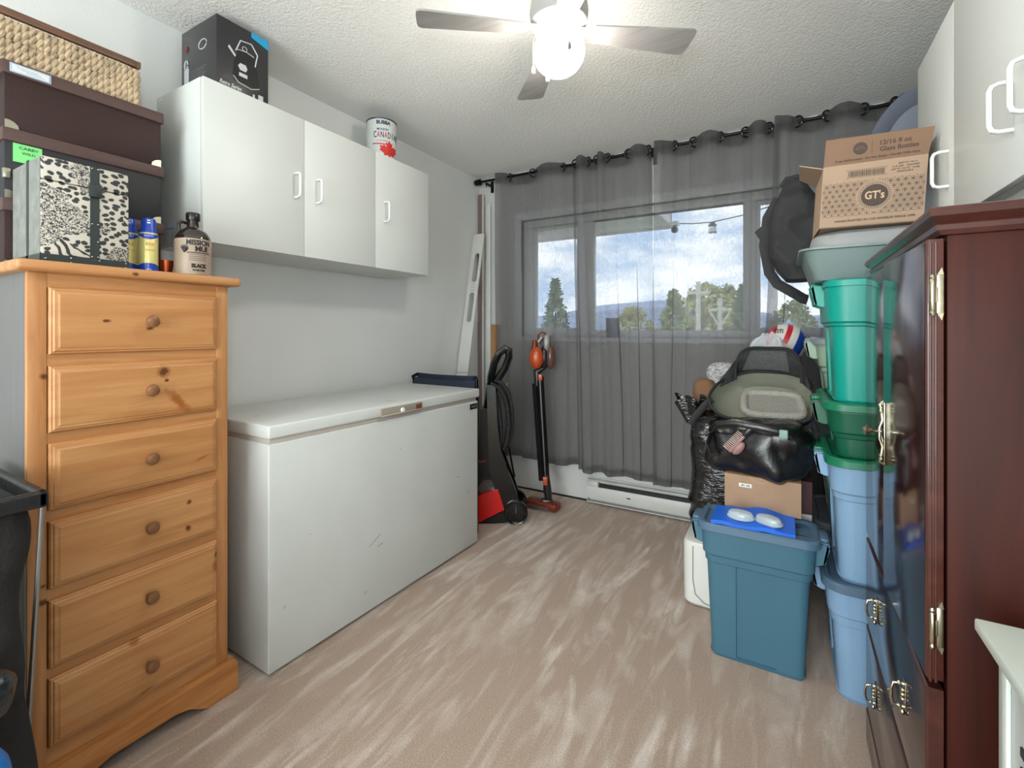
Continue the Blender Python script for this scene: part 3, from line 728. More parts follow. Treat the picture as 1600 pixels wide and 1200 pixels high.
nt_ = B().box(.2182, .2186, .020, .080, .105, .157).obj('green_note', GRN, b1)
text('note_lettering', 'CABBY', .011, INK, nt_, face_matrix((.2189, .052, .146), (1, 0, 0)), width=.04)
text('note_lettering', 'WILD', .010, INK, nt_, face_matrix((.2189, .052, .132), (1, 0, 0)), width=.028)
B().box(.2180, .230, -.002, .014, .052, .08, .003).obj('clasp', NIC, b1)

# woven basket on top
t = thing('wicker_basket', 'woven seagrass basket with a brown wooden rim, on top of the brown boxes', 'basket', (-1.885, .36, ZT + .5808))
SG = mat('seagrass', (176, 156, 128), .75, var=.28, vscale=35, stretch=(1, 1, .3)); SGD = mat('seagrass_dark', (122, 104, 78), .85)
BW, BD, BH = .375, .19, .128
B().box(-BD, -.008, .008, BW - .008, 0, BH - .004).obj('basket_lining', SGD, t)
b = B(); rnd = random.Random(5)
def strands(b, fn, n, h):
    for i in range(n):
        for half in (0, 1):
            z0 = half * h / 2; ph = rnd.random() * 3
            for s in (1, -1):
                pts = []; rr = []
                for k in range(9):
                    w = k / 8; q = math.pi * 1.25 * w + ph
                    pts.append(fn((i + .5) / n, .0045 * s * math.sin(q * 2) + .002 * (rnd.random() - .5), z0 + h / 2 * w, .003 + .004 * s * math.cos(q * 2))); rr.append(.0050 + .0020 * math.sin(w * math.pi) + .001 * rnd.random())
                b.tube(pts, rr, 7)
strands(b, lambda u, du, z, o: Vector((o - .003, u * BW + du, z + .002)), 24, BH - .008)
b.obj('woven_front', SG, t)
b = B(); strands(b, lambda u, du, z, o: Vector((-BD * (1 - u) + du, BW - .004 + o, z + .002)), 12, BH - .008); b.obj('woven_end', SG, t)
b = B(); strands(b, lambda u, du, z, o: Vector((-BD * (1 - u) + du, .004 - o, z + .002)), 12, BH - .008); b.obj('woven_end', SG, t)
b = B(); b.tube([(.003, .0, .055), (.003, BW, .055)], .0016, 6).tube([(.003, .0, .085), (.003, BW, .085)], .0016, 6); b.obj('binding_twine', SG, t)
RIM = wood('brown_rim', (118, 84, 62), (84, 56, 40), 1)
b = B().box(-BD - .006, .008, -.006, .008, BH, BH + .022, .003).box(-BD - .006, .008, BW - .008, BW + .006, BH, BH + .022, .003).box(-.008, .008, .008, BW - .008, BH, BH + .022, .003).box(-BD - .006, -BD + .010, .008, BW - .008, BH, BH + .022, .003)
b.obj('wooden_rim', RIM, t)

# animal print trunk
def leopard():
    m, nt, b = pbsdf('animal_print'); b.inputs['Roughness'].default_value = .6
    t = N(nt, 'ShaderNodeTexCoord')
    def ramp(f, p0, c0, p1, c1, inter='LINEAR'):
        r = N(nt, 'ShaderNodeValToRGB'); e = r.color_ramp.elements; e[0].position = p0; e[0].color = c0; e[1].position = p1; e[1].color = c1; L(nt, f, r.inputs[0]); return r
    cream = rgb(190, 184, 172); dark = rgb(40, 44, 44); brown = rgb(120, 104, 92)
    mp = N(nt, 'ShaderNodeMapping'); mp.inputs['Scale'].default_value = (1, 1, 1.35); L(nt, t.outputs['Object'], mp.inputs[0])
    nn = N(nt, 'ShaderNodeTexNoise'); nn.inputs['Scale'].default_value = 22
    L(nt, mp.outputs[0], nn.inputs['Vector'])
    vm = N(nt, 'ShaderNodeVectorMath', operation='MULTIPLY_ADD'); vm.inputs[1].default_value = (.022, .022, .022); L(nt, nn.outputs['Color'], vm.inputs[0]); L(nt, mp.outputs[0], vm.inputs[2])
    s1 = N(nt, 'ShaderNodeSeparateXYZ'); L(nt, vm.outputs[0], s1.inputs[0]); c1 = N(nt, 'ShaderNodeCombineXYZ'); L(nt, s1.outputs[1], c1.inputs[0]); L(nt, s1.outputs[2], c1.inputs[1])
    v = N(nt, 'ShaderNodeTexVoronoi'); v.voronoi_dimensions = '2D'; v.inputs['Scale'].default_value = 52; v.inputs['Randomness'].default_value = .7; L(nt, c1.outputs[0], v.inputs['Vector'])
    spots = ramp(v.outputs['Distance'], .33, dark, .39, cream).outputs[0]
    v2 = N(nt, 'ShaderNodeTexNoise'); v2.inputs['Scale'].default_value = 170; v2.inputs['Detail'].default_value = 1; v2.inputs['Distortion'].default_value = 1.5; L(nt, mp.outputs[0], v2.inputs['Vector'])
    fine = ramp(v2.outputs['Fac'], .46, dark, .54, cream).outputs[0]
    w = N(nt, 'ShaderNodeTexWave'); w.bands_direction = 'DIAGONAL'; w.inputs['Scale'].default_value = 26; w.inputs['Distortion'].default_value = 7; w.inputs['Detail'].default_value = 1.5; w.inputs['Detail Scale'].default_value = 1.0; L(nt, t.outputs['Object'], w.inputs['Vector'])
    zeb = ramp(w.outputs['Fac'], .28, dark, .44, cream).outputs[0]
    reg = N(nt, 'ShaderNodeTexVoronoi'); reg.voronoi_dimensions = '2D'; reg.inputs['Scale'].default_value = 12
    mo = N(nt, 'ShaderNodeMapping'); mo.inputs['Location'].default_value = (0, .31, .07); L(nt, c1.outputs[0], mo.inputs[0]); L(nt, mo.outputs[0], reg.inputs['Vector']); rs = N(nt, 'ShaderNodeSeparateColor'); L(nt, reg.outputs['Color'], rs.inputs[0])
    a = ramp(rs.outputs[0], .70, (0, 0, 0, 1), .71, (1, 1, 1, 1)).outputs[0]; c = ramp(rs.outputs[0], .27, (1, 1, 1, 1), .28, (0, 0, 0, 1)).outputs[0]
    m1 = N(nt, 'ShaderNodeMix', data_type='RGBA'); L(nt, a, m1.inputs[0]); L(nt, spots, m1.inputs[6]); L(nt, zeb, m1.inputs[7])
    m2 = N(nt, 'ShaderNodeMix', data_type='RGBA'); L(nt, c, m2.inputs[0]); L(nt, m1.outputs[2], m2.inputs[6]); L(nt, fine, m2.inputs[7])
    L(nt, m2.outputs[2], b.inputs['Base Color']); return m
t = thing('decorative_trunk', 'small square trunk covered in leopard and zebra print with dark green straps', 'trunk', (-1.642, .432, ZT + .0003))
TW, TD, TH = .186, .215, .276
B().box(-TD, 0, 0, TW, .0, TH - .062, .003).obj('trunk_body', leopard(), t)
B().box(-TD, 0, 0, TW, TH - .060, TH, .005).obj('trunk_lid', MATS.get('x') or leopard(), t)
STR = mat('dark_green_strap', (34, 44, 44), .5, bump=.1, bscale=200)
b = B().box(0, .0025, .098, .118, 0, TH).box(0, .003, 0, TW, 0, .024).box(-TD, .0, -.0025, 0, 0, .024).box(-.10, -.085, -.0025, 0, 0, TH)
b.obj('strap', STR, t)
B().box(.0025, .010, .094, .122, TH - .085, TH - .050, .002).obj('buckle', STR, t)
for (y, z) in ((.102, TH - .006), (.115, TH - .006), (.102, .118), (.115, .118), (.102, .028), (.115, .028), (.115, .07), (.008, .012), (.058, .006), (.058, .018), (.118, .005), (.118, .018), (.178, .006), (.178, .018)):
    B().ball((.003, y, z), (.0016, .0022, .0022), 10, 6).obj('stud', SILVER, t)
B().box(-TD + .004, -.004, -.0012, 0, .024, TH - .004).obj('side_cloth', mat('grey_print_cloth', (118, 120, 114), .7, var=.22, vscale=26), t)

# sunscreen cans, growler, copper cup, plastic bag
YEL = mat('sunscreen_yellow', (214, 204, 132), .3, .25); BLU = mat('sunscreen_blue', (24, 64, 170), .3)
def sunscreen(label, x, y, rot):
    t = thing('sunscreen_can', label, 'spray can', (x, y, ZT + .0003), rot, 'sunscreen cans on the pine chest')
    r = .0245
    B().lathe([(0, 0), (r, 0), (r, .118), (r - .002, .126), (r - .006, .134), (0, .136)], seg=32).obj('can_body', YEL, t)
    b = B()
    b.grid(lambda u, v: Vector(((r + .0006) * math.cos(u * 6.2832), (r + .0006) * math.sin(u * 6.2832), (.001 + (.020 + .010 * math.cos(u * 6.2832)) * v))), 32, 3)
    b.obj('lower_label', BLU, t, recalc=False); b = B()
    b.grid(lambda u, v: Vector(((r + .0006) * math.cos(u * 6.2832), (r + .0006) * math.sin(u * 6.2832), .119 - (.010 + .006 * math.cos(u * 12.566)) * v)), 32, 3)
    b.obj('upper_label', BLU, t, recalc=False)
    B().lathe([(r - .001, .124), (r - .0035, .130), (.020, .137), (.0185, .141), (.0185, .162), (.017, .168), (.010, .170), (.006, .166), (0, .166)], seg=28).obj('cap', BLU, t)
    b = B()
    for z, h in ((.152, .004), (.160, .003)):
        b.box(.0185, .0192, -.004, .004, z, z + h)
    b.obj('nozzle', WHITE_PL, t)
    text('brand_lettering', 'Banana Boat', .006, WHITE_INK, t, None, width=.024, warp=cyl_warp(0, 0, r + .0008, 0, .114), ext=.0001)
    text('label_lettering', 'KIDS', .012, mat('orange_print', (206, 96, 40), .5), t, None, width=.020, warp=cyl_warp(0, 0, r + .0008, .1, .088), ext=.0001)
    text('label_lettering', 'SPORT 50', .006, mat('orange_print', (206, 96, 40), .5), t, None, width=.024, warp=cyl_warp(0, 0, r + .0008, .1, .070), ext=.0001)
    text('label_lettering', '50', .012, WHITE_INK, t, None, width=.012, warp=cyl_warp(0, 0, r + .0008, 0, .009), ext=.0001)
sunscreen('yellow and blue sunscreen spray can nearest the brown bottle', -1.690, .686, R(-20))
sunscreen('yellow and blue sunscreen spray can half hidden by the animal print trunk', -1.742, .655, R(-20))
t = thing('growler_bottle', 'brown glass beer growler with beige label and loop handle', 'bottle', (-1.672, .803, ZT + .0003), R(-28))
GLB = mat('brown_glass', (34, 22, 16), .08, coat=.6); r = .0515
B().lathe([(0, 0), (r - .004, 0), (r - .001, .004), (r - .001, .118), (r - .003, .130), (r - .012, .146), (r - .026, .156), (.018, .162), (.0165, .172), (.0165, .186), (0, .187)], seg=40).obj('bottle_body', GLB, t)
B().lathe([(r - .003, .003), (r, .005), (r, .117), (r - .004, .126)], seg=40).obj('label', mat('label_tan', (158, 140, 122), .4, var=.12, vscale=18), t, recalc=False)
B().lathe([(0, .184), (.019, .184), (.020, .186), (.020, .206), (.018, .209), (0, .209)], seg=28).obj('screw_cap', BLACK_P, t)
B().tube([(-.010 + 0, -.016, .176), (-.006, -.030, .180), (-.004, -.038, .172), (-.004, -.038, .156), (-.004, -.032, .144)], .0055, 8).obj('loop_handle', GLB, t)
tw = lambda z, da=0: cyl_warp(0, 0, r + .0006, da, z)
text('brand_lettering', 'MISSION', .023, INK, t, None, width=.070, bold=.0008, warp=tw(.106, .36))
text('brand_lettering', 'MUI', .023, INK, t, None, width=.036, bold=.001, warp=tw(.086, .50))
B().grid(lambda u, v: tw(.074, .36)(Vector((-.034 + .068 * u, -.0014 + .0028 * v, .0001))), 10, 1).obj('rule', INK, t, recalc=False)
b = B()
for k in range(4): b.grid(lambda u, v, k=k: tw(.068 - k * .006, .36)(Vector((-.028 + .05 * u, -.001 + .002 * v, .0001))), 10, 1)
b.obj('small_print', mat('label_grey_print', (92, 84, 76), .5), t, recalc=False)
text('brand_lettering', 'BLACK', .016, INK, t, None, width=.044, bold=.0012, warp=tw(.032, .36))
text('brand_lettering', 'PORTER', .008, INK, t, None, width=.036, bold=.0004, warp=tw(.018, .36))
b = B()
for k in range(9):
    a = R(-70 + k * 22); b.tube([tw(.075, -.42)(Vector((0, 0, .0006))), tw(.075, -.42)(Vector((.012 * math.sin(a) , .008 + .016 * math.cos(a * .8), .0006)))], [.0022, .0006], 5)
b.obj('hop_drawing', INK, t)
t = thing('copper_cup', 'small copper cup between the sunscreen and the brown growler', 'cup', (-1.735, .752, ZT + .0003))
B().lathe([(0, 0), (.016, 0), (.022, .040), (.0235, .052), (.0215, .052), (.020, .040), (.015, .003), (0, .003)], seg=28).obj('cup_body', mat('copper', (190, 96, 60), .3, .9), t)
t = thing('zip_bag', 'clear plastic zip bag with a blue seal beside the brown boxes', 'bag', (-1.90, .835, ZT + .0003))
B().grid(lambda u, v: Vector((-.03 + .06 * u + .01 * nz3(v * 4, u, 1), .012 * math.sin(u * 3 + v * 2), .205 * v)), 10, 12).obj('film', mat('clear_film', (225, 235, 238), .15, alpha=.16), t, recalc=False)
B().box(-.03, .03, .002, .006, .188, .192).obj('blue_seal', mat('blue_zip', (60, 120, 190), .4), t)

# ================================================================ bag stand at the left edge
t = thing('laundry_bag_stand', 'black framed bag stand with black mesh bag at the left edge', 'laundry stand', (-1.326, .350, 0))
SW, SD = .44, .42       # runs to -x and -y from the corner
zt = .865
b = B()
for (p, q) in (((0, 0), (-SW, 0)), ((-SW, 0), (-SW, -SD)), ((-SW, -SD), (0, -SD)), ((0, -SD), (0, 0))):
    x0, x1 = sorted((p[0], q[0])); y0, y1 = sorted((p[1], q[1]))
    b.box(x0 - .010, x1 + .010, y0 - .010, y1 + .010, zt - .030, zt + .004, .006, 3)
b.obj('top_frame', mat('black_sleeve', (24, 26, 27), .4, bump=.25, bscale=60), t)
MESH = mat('black_mesh_cloth', (30, 28, 28), .85, var=.3, vscale=30, bump=.3, bscale=120)
b = B()
def bagf(u, v):
    a = 2 * math.pi * u; c, s_ = math.cos(a), math.sin(a)
    k = 1 / (abs(c) ** 16 + abs(s_) ** 16) ** (1 / 16)
    sh = 1.02 - .05 * math.sin(math.pi * min(1, (1 - v) * 1.9)) + .12 * max(0, (1 - v) - .35) 
    n = .012 * nz3(u * 22, v * 5, 1) * (1 if v < .97 else 0)
    return Vector((-SW / 2 + (SW / 2 - .012) * c * k * sh + n, -SD / 2 + (SD / 2 - .012) * s_ * k * sh + n, .02 + (zt - .04) * v))
b.grid(bagf, 72, 40, closed_u=True); b.obj('mesh_bag', MESH, t, smooth=60, recalc=False)
B().box(-SW + .03, -.03, -SD + .03, -.03, .012, .022).obj('bag_bottom', MESH, t)
LEGM = mat('brushed_leg', (150, 150, 150), .3, .9)
for (p, q) in (((-.004, .002), (-.17, .012)), ((-SW + .004, .002), (-SW + .17, .026)), ((-.004, -SD - .002), (-.17, -SD - .012)), ((-SW + .004, -SD - .002), (-SW + .17, -SD - .026))):
    B().tube([(p[0], p[1], zt - .028), ((p[0] * .35 + q[0] * .65), (p[1] + q[1]) / 2, .30), (q[0] * 1.1, q[1], .007)], .005, 10).obj('leg', LEGM, t)
# blue bag and black plastic bundle in front of the stand
t = thing('blue_shopping_bag', 'bright blue woven bag standing below the black bag stand', 'bag', (-1.228, .175, .002))
b = B(); super_blob(b, (-.0, -.02, .24), (.085, .12, .236), .3, .4, .008, 9)
b.obj('bag_body', mat('bright_blue_bag', (20, 104, 178), .4, bump=.1, bscale=50), t)
t2 = tag(super_blob(B(), (-1.268, .225, .528), (.058, .068, .048), .7, .8, .018, 10, 40, 26).obj('plastic_bundle', mat('black_film_gloss', (30, 36, 40), .15, bump=.8, bscale=26)), 'glossy black plastic bundle lying on top of the blue bag', 'bundle')
# ================================================================ ceiling fan
FX, FY = -.664, 1.464
t = thing('ceiling_fan', 'ceiling fan with grey blades and one lit round globe', 'ceiling fan', (FX, FY, ZC))
GREYF = mat('fan_grey', (150, 150, 148), .45)
B().lathe([(0, -.0005), (.075, -.0005), (.075, -.02), (.06, -.045), (.03, -.06), (0, -.06)], seg=40).obj('canopy', GREYF, t)
B().lathe([(0, -.055), (.07, -.06), (.095, -.085), (.10, -.12), (.095, -.155), (.06, -.175), (.0, -.178)], seg=40).obj('motor_housing', GREYF, t)
B().lathe([(0, -.176), (.05, -.176), (.052, -.195), (.0, -.195)], seg=32).obj('light_fitter', SILVER, t)
GLOBE = mat('lit_globe', (255, 250, 240), .4, emit=((1.0, .93, .84), 56.0))
B().ball((0, 0, -.251), (.0875, .0875, .080), 40, 22).obj('globe', GLOBE, t)
BL = wood('grey_blade', (152, 150, 148), (132, 130, 128), 0, .5)
for k, a in enumerate((130, 38, 218, 308)):
    M = Matrix.Rotation(R(a), 4, 'Z') @ Matrix.Translation((0, 0, -.178)) @ Matrix.Rotation(R(-9), 4, 'X')
    b = B(); prof = [(.12, -.036), (.30, -.050), (.462, -.059), (.474, -.052), (.478, -.03), (.478, .03), (.474, .052), (.462, .059), (.30, .050), (.12, .036)]
    b.loft([[M @ Vector((x, y, -.003)) for x, y in prof], [M @ Vector((x, y, .003)) for x, y in prof]]); bl = b.obj('blade', BL, t)
    b = B(); b.box(.07, .17, -.018, .018, .003, .008, .001, M=M); b.obj('blade_iron', GREYF, bl)
for (l, d, ln, m, nm) in ((-.086, .02, .055, WHITE_PL, 'w'), (-.040, -.02, .148, mat('cream_pull', (232, 226, 206), .4), 'c'), (.025, -.092, .066, mat('grey_pull', (104, 98, 94), .4), 'g')):
    x = l * math.cos(YAW) - d * math.sin(YAW); y = l * math.sin(YAW) + d * math.cos(YAW)
    z1 = {'w': -.285, 'c': -.335, 'g': -.245}[nm]
    if nm == 'g': z1 = -.268
    b = B(); zz = -.185
    b.tube([(x * .55, y * .55, -.180), (x * .95, y * .95, -.186), (x, y, -.20), (x, y, z1)], .0011, 6); 
    c = b.obj('pull_chain', mat('brass_chain', (190, 160, 110), .3, .9), t)
    B().lathe([(0, -.028), (.0055, -.027), (.007, -.020), (.0055, -.008), (.0022, 0), (0, 0)], seg=16, cx=x, cy=y, z=z1).obj('pull_weight', m, c)

# ================================================================ corner: leaning boards, chair, cleaners
PVC = mat('white_board', (204, 205, 202), .45)
def board_slots(w, h, t_, slots, M):
    b = bmesh.new()
    def loop(pts): 
        vs = [b.verts.new((x, 0, z)) for x, z in pts]; return [b.edges.new((vs[i], vs[(i + 1) % len(vs)])) for i in range(len(vs))]
    es = loop([(0, 0), (w, 0), (w, h), (0, h)])
    for (cx, cz, rw, rh) in slots:
        pts = []
        for i in range(10): a = math.pi * i / 9; pts.append((cx + rw * math.cos(a), cz + rh - rw + rw * math.sin(a)))
        for i in range(10): a = math.pi + math.pi * i / 9; pts.append((cx + rw * math.cos(a), cz - rh + rw + rw * math.sin(a)))
        es += loop(pts)
    bmesh.ops.triangle_fill(b, use_beauty=True, edges=es)
    r = bmesh.ops.extrude_face_region(b, geom=list(b.faces)); bmesh.ops.translate(b, verts=[v for v in r['geom'] if isinstance(v, bmesh.types.BMVert)], vec=(0, t_, 0))
    o = B(); o.add(b, M); return o
t = thing('slotted_board', 'long white board with two oval slots leaning into the corner', 'board', (-2.083, 2.60, .002))
M = Matrix.Rotation(R(-11.6), 4, 'X')
hh = 1.98
board_slots(.098, hh, .010, [(.056, hh - .27, .022, .115), (.052, hh - .58, .022, .115)], M).obj('board', PVC, t)
for z in (hh - .40, hh - .425, hh - .45):
    for x in (.045, .062): B().lathe([(0, 0), (.003, 0), (.003, .001), (0, .001)], seg=10, M=M @ Matrix.Translation((x, -.0002, z)) @ Matrix.Rotation(R(90), 4, 'X')).obj('screw', BLACK_M, t)
B().box(0, .098, -.0006, 0, hh - 1.075, hh - 1.071, M=M).obj('joint_line', mat('joint_grey', (110, 110, 108), .8), t)  # thin grey strip laid across the board as a joint line
t = thing('trim_strip', 'tall narrow strip, brown faced with white edge, upright in the corner', 'strip', (-2.094, 3.074, .002))
B().box(0, .040, 0, .014, 0, 2.27, .001).obj('brown_face', mat('taupe_face', (122, 108, 104), .5), t)
B().box(.040, .050, 0, .014, 0, 2.27, .001).obj('white_edge', PVC, t)
tag(B().box(-2.030, -1.990, 3.092, 3.104, .012, 2.19, .001).obj('white_strip', PVC), 'narrow white strip standing just right of the brown faced one', 'strip')
tag(B().box(-2.035, -1.915, 3.106, 3.1165, .013, 1.245, .001).obj('wood_panel', wood('oak_panel', (176, 134, 90), (146, 106, 66), 2)), 'oak coloured panel against the window wall left of the curtains', 'panel')

t = thing('folding_chair', 'folded navy canvas camp chair behind the chest freezer', 'chair', (-2.06, 2.285, .0))
NV = mat('navy_canvas', (36, 42, 60), .8, bump=.3, bscale=90)
b = B(); b.grid(lambda u, v: Vector((.02 + .47 * u, .012 + .012 * math.sin(v * 3.1) - .004 * math.sin(u * 9), .81 + .120 * v - .006 * math.sin(u * 3.14))), 24, 8)
b.grid(lambda u, v: Vector((.02 + .47 * u, -.012 - .004 * math.sin(v * 3.1), .66 + .245 * v - .01 * math.sin(u * 3.14))), 24, 8)
b.obj('backrest', NV, t, recalc=False)
b = B(); b.grid(lambda u, v: Vector((.03 + .45 * u, .02 + .01 * math.sin(u * 6), .36 + .30 * v)), 12, 6); b.obj('seat', NV, t, recalc=False)
for x in (.01, .495):
    B().tube([(x, .0, .008), (x, .0, .88), (x - .012 if x < .1 else x, .0, .905), (x + .02 if x < .1 else x - .02, 0, .918)], .010, 10).obj('leg', BLACK_M, t)
B().tube([(-.006, .03, .86), (-.012, .03, .82), (-.012, .03, .008)], .008, 8).obj('leg', BLACK_M, t)
B().tube([(.47, .03, .82), (.47, .03, .008)], .008, 8).obj('leg', BLACK_M, t)
b = B(); 
for k in range(3): b.tube([(.40 + k * .012, -.018, .69), (.41 + k * .012, -.018, .71), (.405 + k * .012, -.018, .73)], .0016, 5)
b.obj('white_logo', WHITE_INK, t)

# upright carpet cleaner, seen from its side; s runs forwards, w to the side nearest the room
t = thing('carpet_cleaner', 'upright carpet cleaner, black with a red base, behind the freezer', 'carpet cleaner', (-1.487, 2.613, 0), R(180 + 30.1))
GB = mat('gloss_black', (14, 15, 17), .16, coat=.4); RED = mat('cleaner_red', (196, 22, 20), .22, coat=.3)
def sx(px, py): return ((806 - px) * .00396, (818 - py) * .00396)
def side(b, pts, w0, w1): b.prism([sx(*p) for p in pts], 1, w0, w1)
b = B()   # spine and looped handle
outer = [(762, 700), (758, 650), (761, 600), (768, 565), (778, 548), (790, 540), (797, 545), (797, 560), (789, 582), (777, 600), (772, 612), (772, 660), (778, 700)]
loop = [sx(*p) for p in [(765, 612), (766, 590), (771, 568), (779, 552), (789, 544), (795, 547), (795, 558), (788, 577), (778, 592), (771, 604)]]
b.tube([(x, 0, z) for x, z in loop], [(.028, .026)] * len(loop), 10)
sp = [sx(*p) for p in [(768, 600), (765, 640), (765, 690), (768, 735), (776, 762), (788, 785)]]
b.tube([(x, 0, z) for x, z in sp], [(.034, .036), (.040, .046), (.044, .052), (.044, .07), (.046, .085), (.04, .09)], 12)
b.obj('handle', GB, t)
b = B(); side(b, [(760, 600), (774, 604), (777, 660), (782, 702), (792, 730), (806, 766), (812, 785), (800, 806), (786, 800), (775, 770), (764, 735)], .07, .10)
b.obj('side_arm', GB, t)
b = B(); side(b, [(760, 600), (774, 604), (777, 660), (782, 702), (792, 730), (806, 766), (812, 785), (800, 806), (786, 800), (775, 770), (764, 735)], -.10, -.07)
b.obj('side_arm', GB, t)
b = B(); side(b, [(750, 640), (766, 640), (780, 715), (790, 770), (770, 800), (735, 800), (728, 770), (745, 740)], -.069, .069)
b.obj('body', mat('cleaner_body', (20, 18, 19), .3), t)
b = B(); side(b, [(778, 764), (788, 796), (740, 820), (715, 820), (708, 812), (722, 796), (752, 772)], -.104, .104); b.obj('red_hood', RED, t, smooth=20)
b = B(); side(b, [(788, 798), (794, 806), (792, 816), (775, 817.6), (712, 817.6), (712, 813), (745, 818)], -.102, .102); b.obj('nozzle_foot', BLACK_P, t)
b = B(); side(b, [(756, 752), (772, 752), (778, 764), (752, 772), (740, 770)], -.07, .07); b.obj('clear_tank', mat('smoked_plastic', (120, 110, 110), .1, trans=.5), t)
for s in (1, -1):
    cx, cz = sx(806, 800)
    M = Matrix.Translation((cx, s * .088, cz)) @ Matrix.Rotation(R(-90 * s), 4, 'X')
    w = B().lathe([(0, 0), (.070, 0), (.074, .005), (.074, .028), (.068, .034), (.060, .031), (.056, .026), (.02, .030), (.0, .031)], seg=40, M=M).obj('wheel', GB, t)
    B().box(-.002, .002, -.04, .0, .030, .032, M=M).obj('wheel_mark', mat('grey_detail', (90, 92, 95), .4), w)
b = B()   # hose wound behind
h1 = [(770, 602), (778, 606), (787, 618), (793, 640), (795, 665), (792, 690), (786, 706), (781, 700), (783, 680), (779, 640), (773, 615)]
h2 = [(772, 596), (784, 600), (795, 618), (800, 645), (800, 670), (795, 695), (787, 708)]
for hh_, w in ((h1, .05), (h1, .03), (h2, .015)):
    b.tube([(sx(*p)[0], w, sx(*p)[1]) for p in hh_], .014, 10)
b.obj('hose', mat('hose_black', (22, 22, 23), .4, bump=.8, bscale=140), t)
b = B().tube([(sx(793, 612)[0], -.04, sx(793, 612)[1]), (sx(790, 700)[0], -.04, sx(790, 700)[1])], .012, 10).box(sx(794, 0)[0], sx(779, 0)[0], -.06, -.01, sx(0, 612)[1], sx(0, 601)[1], .004)
b.obj('hose_clip', mat('clip_grey', (84, 86, 90), .35), t)
b = B().tube([(*(sx(793, 700)[0], -.07), sx(0, 700)[1]), (sx(804, 758)[0], -.07, sx(0, 758)[1])], .006, 8)
b.obj('rear_rod', BLACK_M, t)
text('side_lettering', 'HEAT', .022, mat('red_lettering', (200, 70, 60), .4), t, Matrix.Identity(4), warp=lambda c: Vector((sx(751, 0)[0] - c.x, .0698 + c.z, sx(0, 723)[1] + c.y)), width=.06)

# cordless stick vacuum leaning by the curtain
t = thing('stick_vacuum', 'slim stick vacuum with an orange motor head standing before the curtains', 'vacuum cleaner', (-1.372, 2.825, 0), R(30.1 - 8))
k_ = 3.13 / 732
def vx(px): return (px - 846) * k_
def vz(py): return (797 - py) * k_ * .985
ORA = mat('vac_orange', (180, 74, 32), .3); COP = mat('vac_copper', (122, 52, 34), .3, .3); TUB = mat('vac_dark', (40, 36, 36), .32, .2); SMK = mat('vac_smoked', (110, 84, 78), .08, trans=.35)
b = B().box(vx(812), vx(868), -.050, .040, .012, .062, .014, 3, M=Matrix.Rotation(R(-24), 4, 'Z')); b.obj('floor_head', COP, t)
B().box(vx(818), vx(858), -.060, -.055, .02, .042, .002, M=Matrix.Rotation(R(-24), 4, 'Z')).obj('clear_window', SMK, t)
b = B().lathe([(0, 0), (.026, 0), (.026, .02), (0, .02)], seg=20, M=Matrix.Translation((vx(861), .0, .030)) @ Matrix.Rotation(R(90), 4, 'Y')).box(vx(838), vx(856), -.03, .03, .03, .075, .01)
b.obj('neck_joint', BLACK_P, t)
b = B().tube([(vx(850), 0, .06), (vx(848), .0, .12), (vx(845), .012, .23)], [.02, .028, .024], 14); b.obj('lower_connector', TUB, t)
B().box(vx(841), vx(848), -.034, -.018, vz(756), vz(743), .003).obj('release_button', ORA, t)
b = B().tube([(vx(845), .012, .21), (vx(834), .11, vz(588))], .026, 14).tube([(vx(838), .012, .19), (vx(825), .11, vz(600))], .018, 10)
b.obj('wand', mat('wand_black', (30, 28, 29), .25, .5), t)
B().tube([(vx(830), .11, vz(604)), (vx(829), .115, vz(580)), (vx(840), .115, vz(574))], [.022, .028, .018], 14).obj('wand_socket', TUB, t)
B().box(vx(832), vx(838), .078, .090, vz(594), vz(584), .002).obj('release_button', ORA, t)
Y_ = .115
b = B().ball((vx(829), Y_ - .05, vz(557)), (.048, .035, .075), 26, 16); b.obj('motor_cover', ORA, t)
B().tube([(vx(829) + .034 * math.cos(q), Y_ - .080, vz(557) + .055 * math.sin(q)) for q in [i * 2 * math.pi / 20 for i in range(20)]], .002, 6, closed=True).obj('cover_ring', mat('vac_orange_dark', (168, 62, 20), .3), t)
b = B().ball((vx(841), Y_, vz(557)), (.035, .045, .085), 20, 14); b.obj('motor_body', TUB, t)
b = B().tube([(vx(826), Y_ - .04, vz(545)), (vx(826), Y_ - .03, vz(529))], [.026, .016], 12); b.obj('filter_neck', COP, t)
b = B().tube([(vx(832), Y_ - .02, vz(532)), (vx(838), Y_ - .02, vz(524))], .015, 10); b.obj('trigger_grip', SILVER, t)
b = B().tube([(vx(831), Y_, vz(530)), (vx(831), Y_, vz(520)), (vx(837), Y_, vz(515)), (vx(844), Y_, vz(518))], .006, 8); b.obj('carry_handle', COP, t)
b = B().box(vx(840), vx(851), Y_ - .03, Y_ + .03, vz(548), vz(519), .008); b.obj('battery', mat('battery_grey', (96, 92, 90), .3, .3), t)
b = B().ball((vx(851), Y_, vz(556)), (.034, .045, .085), 22, 14); b.obj('dust_cup', SMK, t)
b = B().tube([(vx(851) + .030 * math.cos(q), Y_ - .03, vz(556) + .078 * math.sin(q)) for q in [-1.3 + i * .26 for i in range(11)]], .004, 6); b.obj('cup_latch', COP, t)
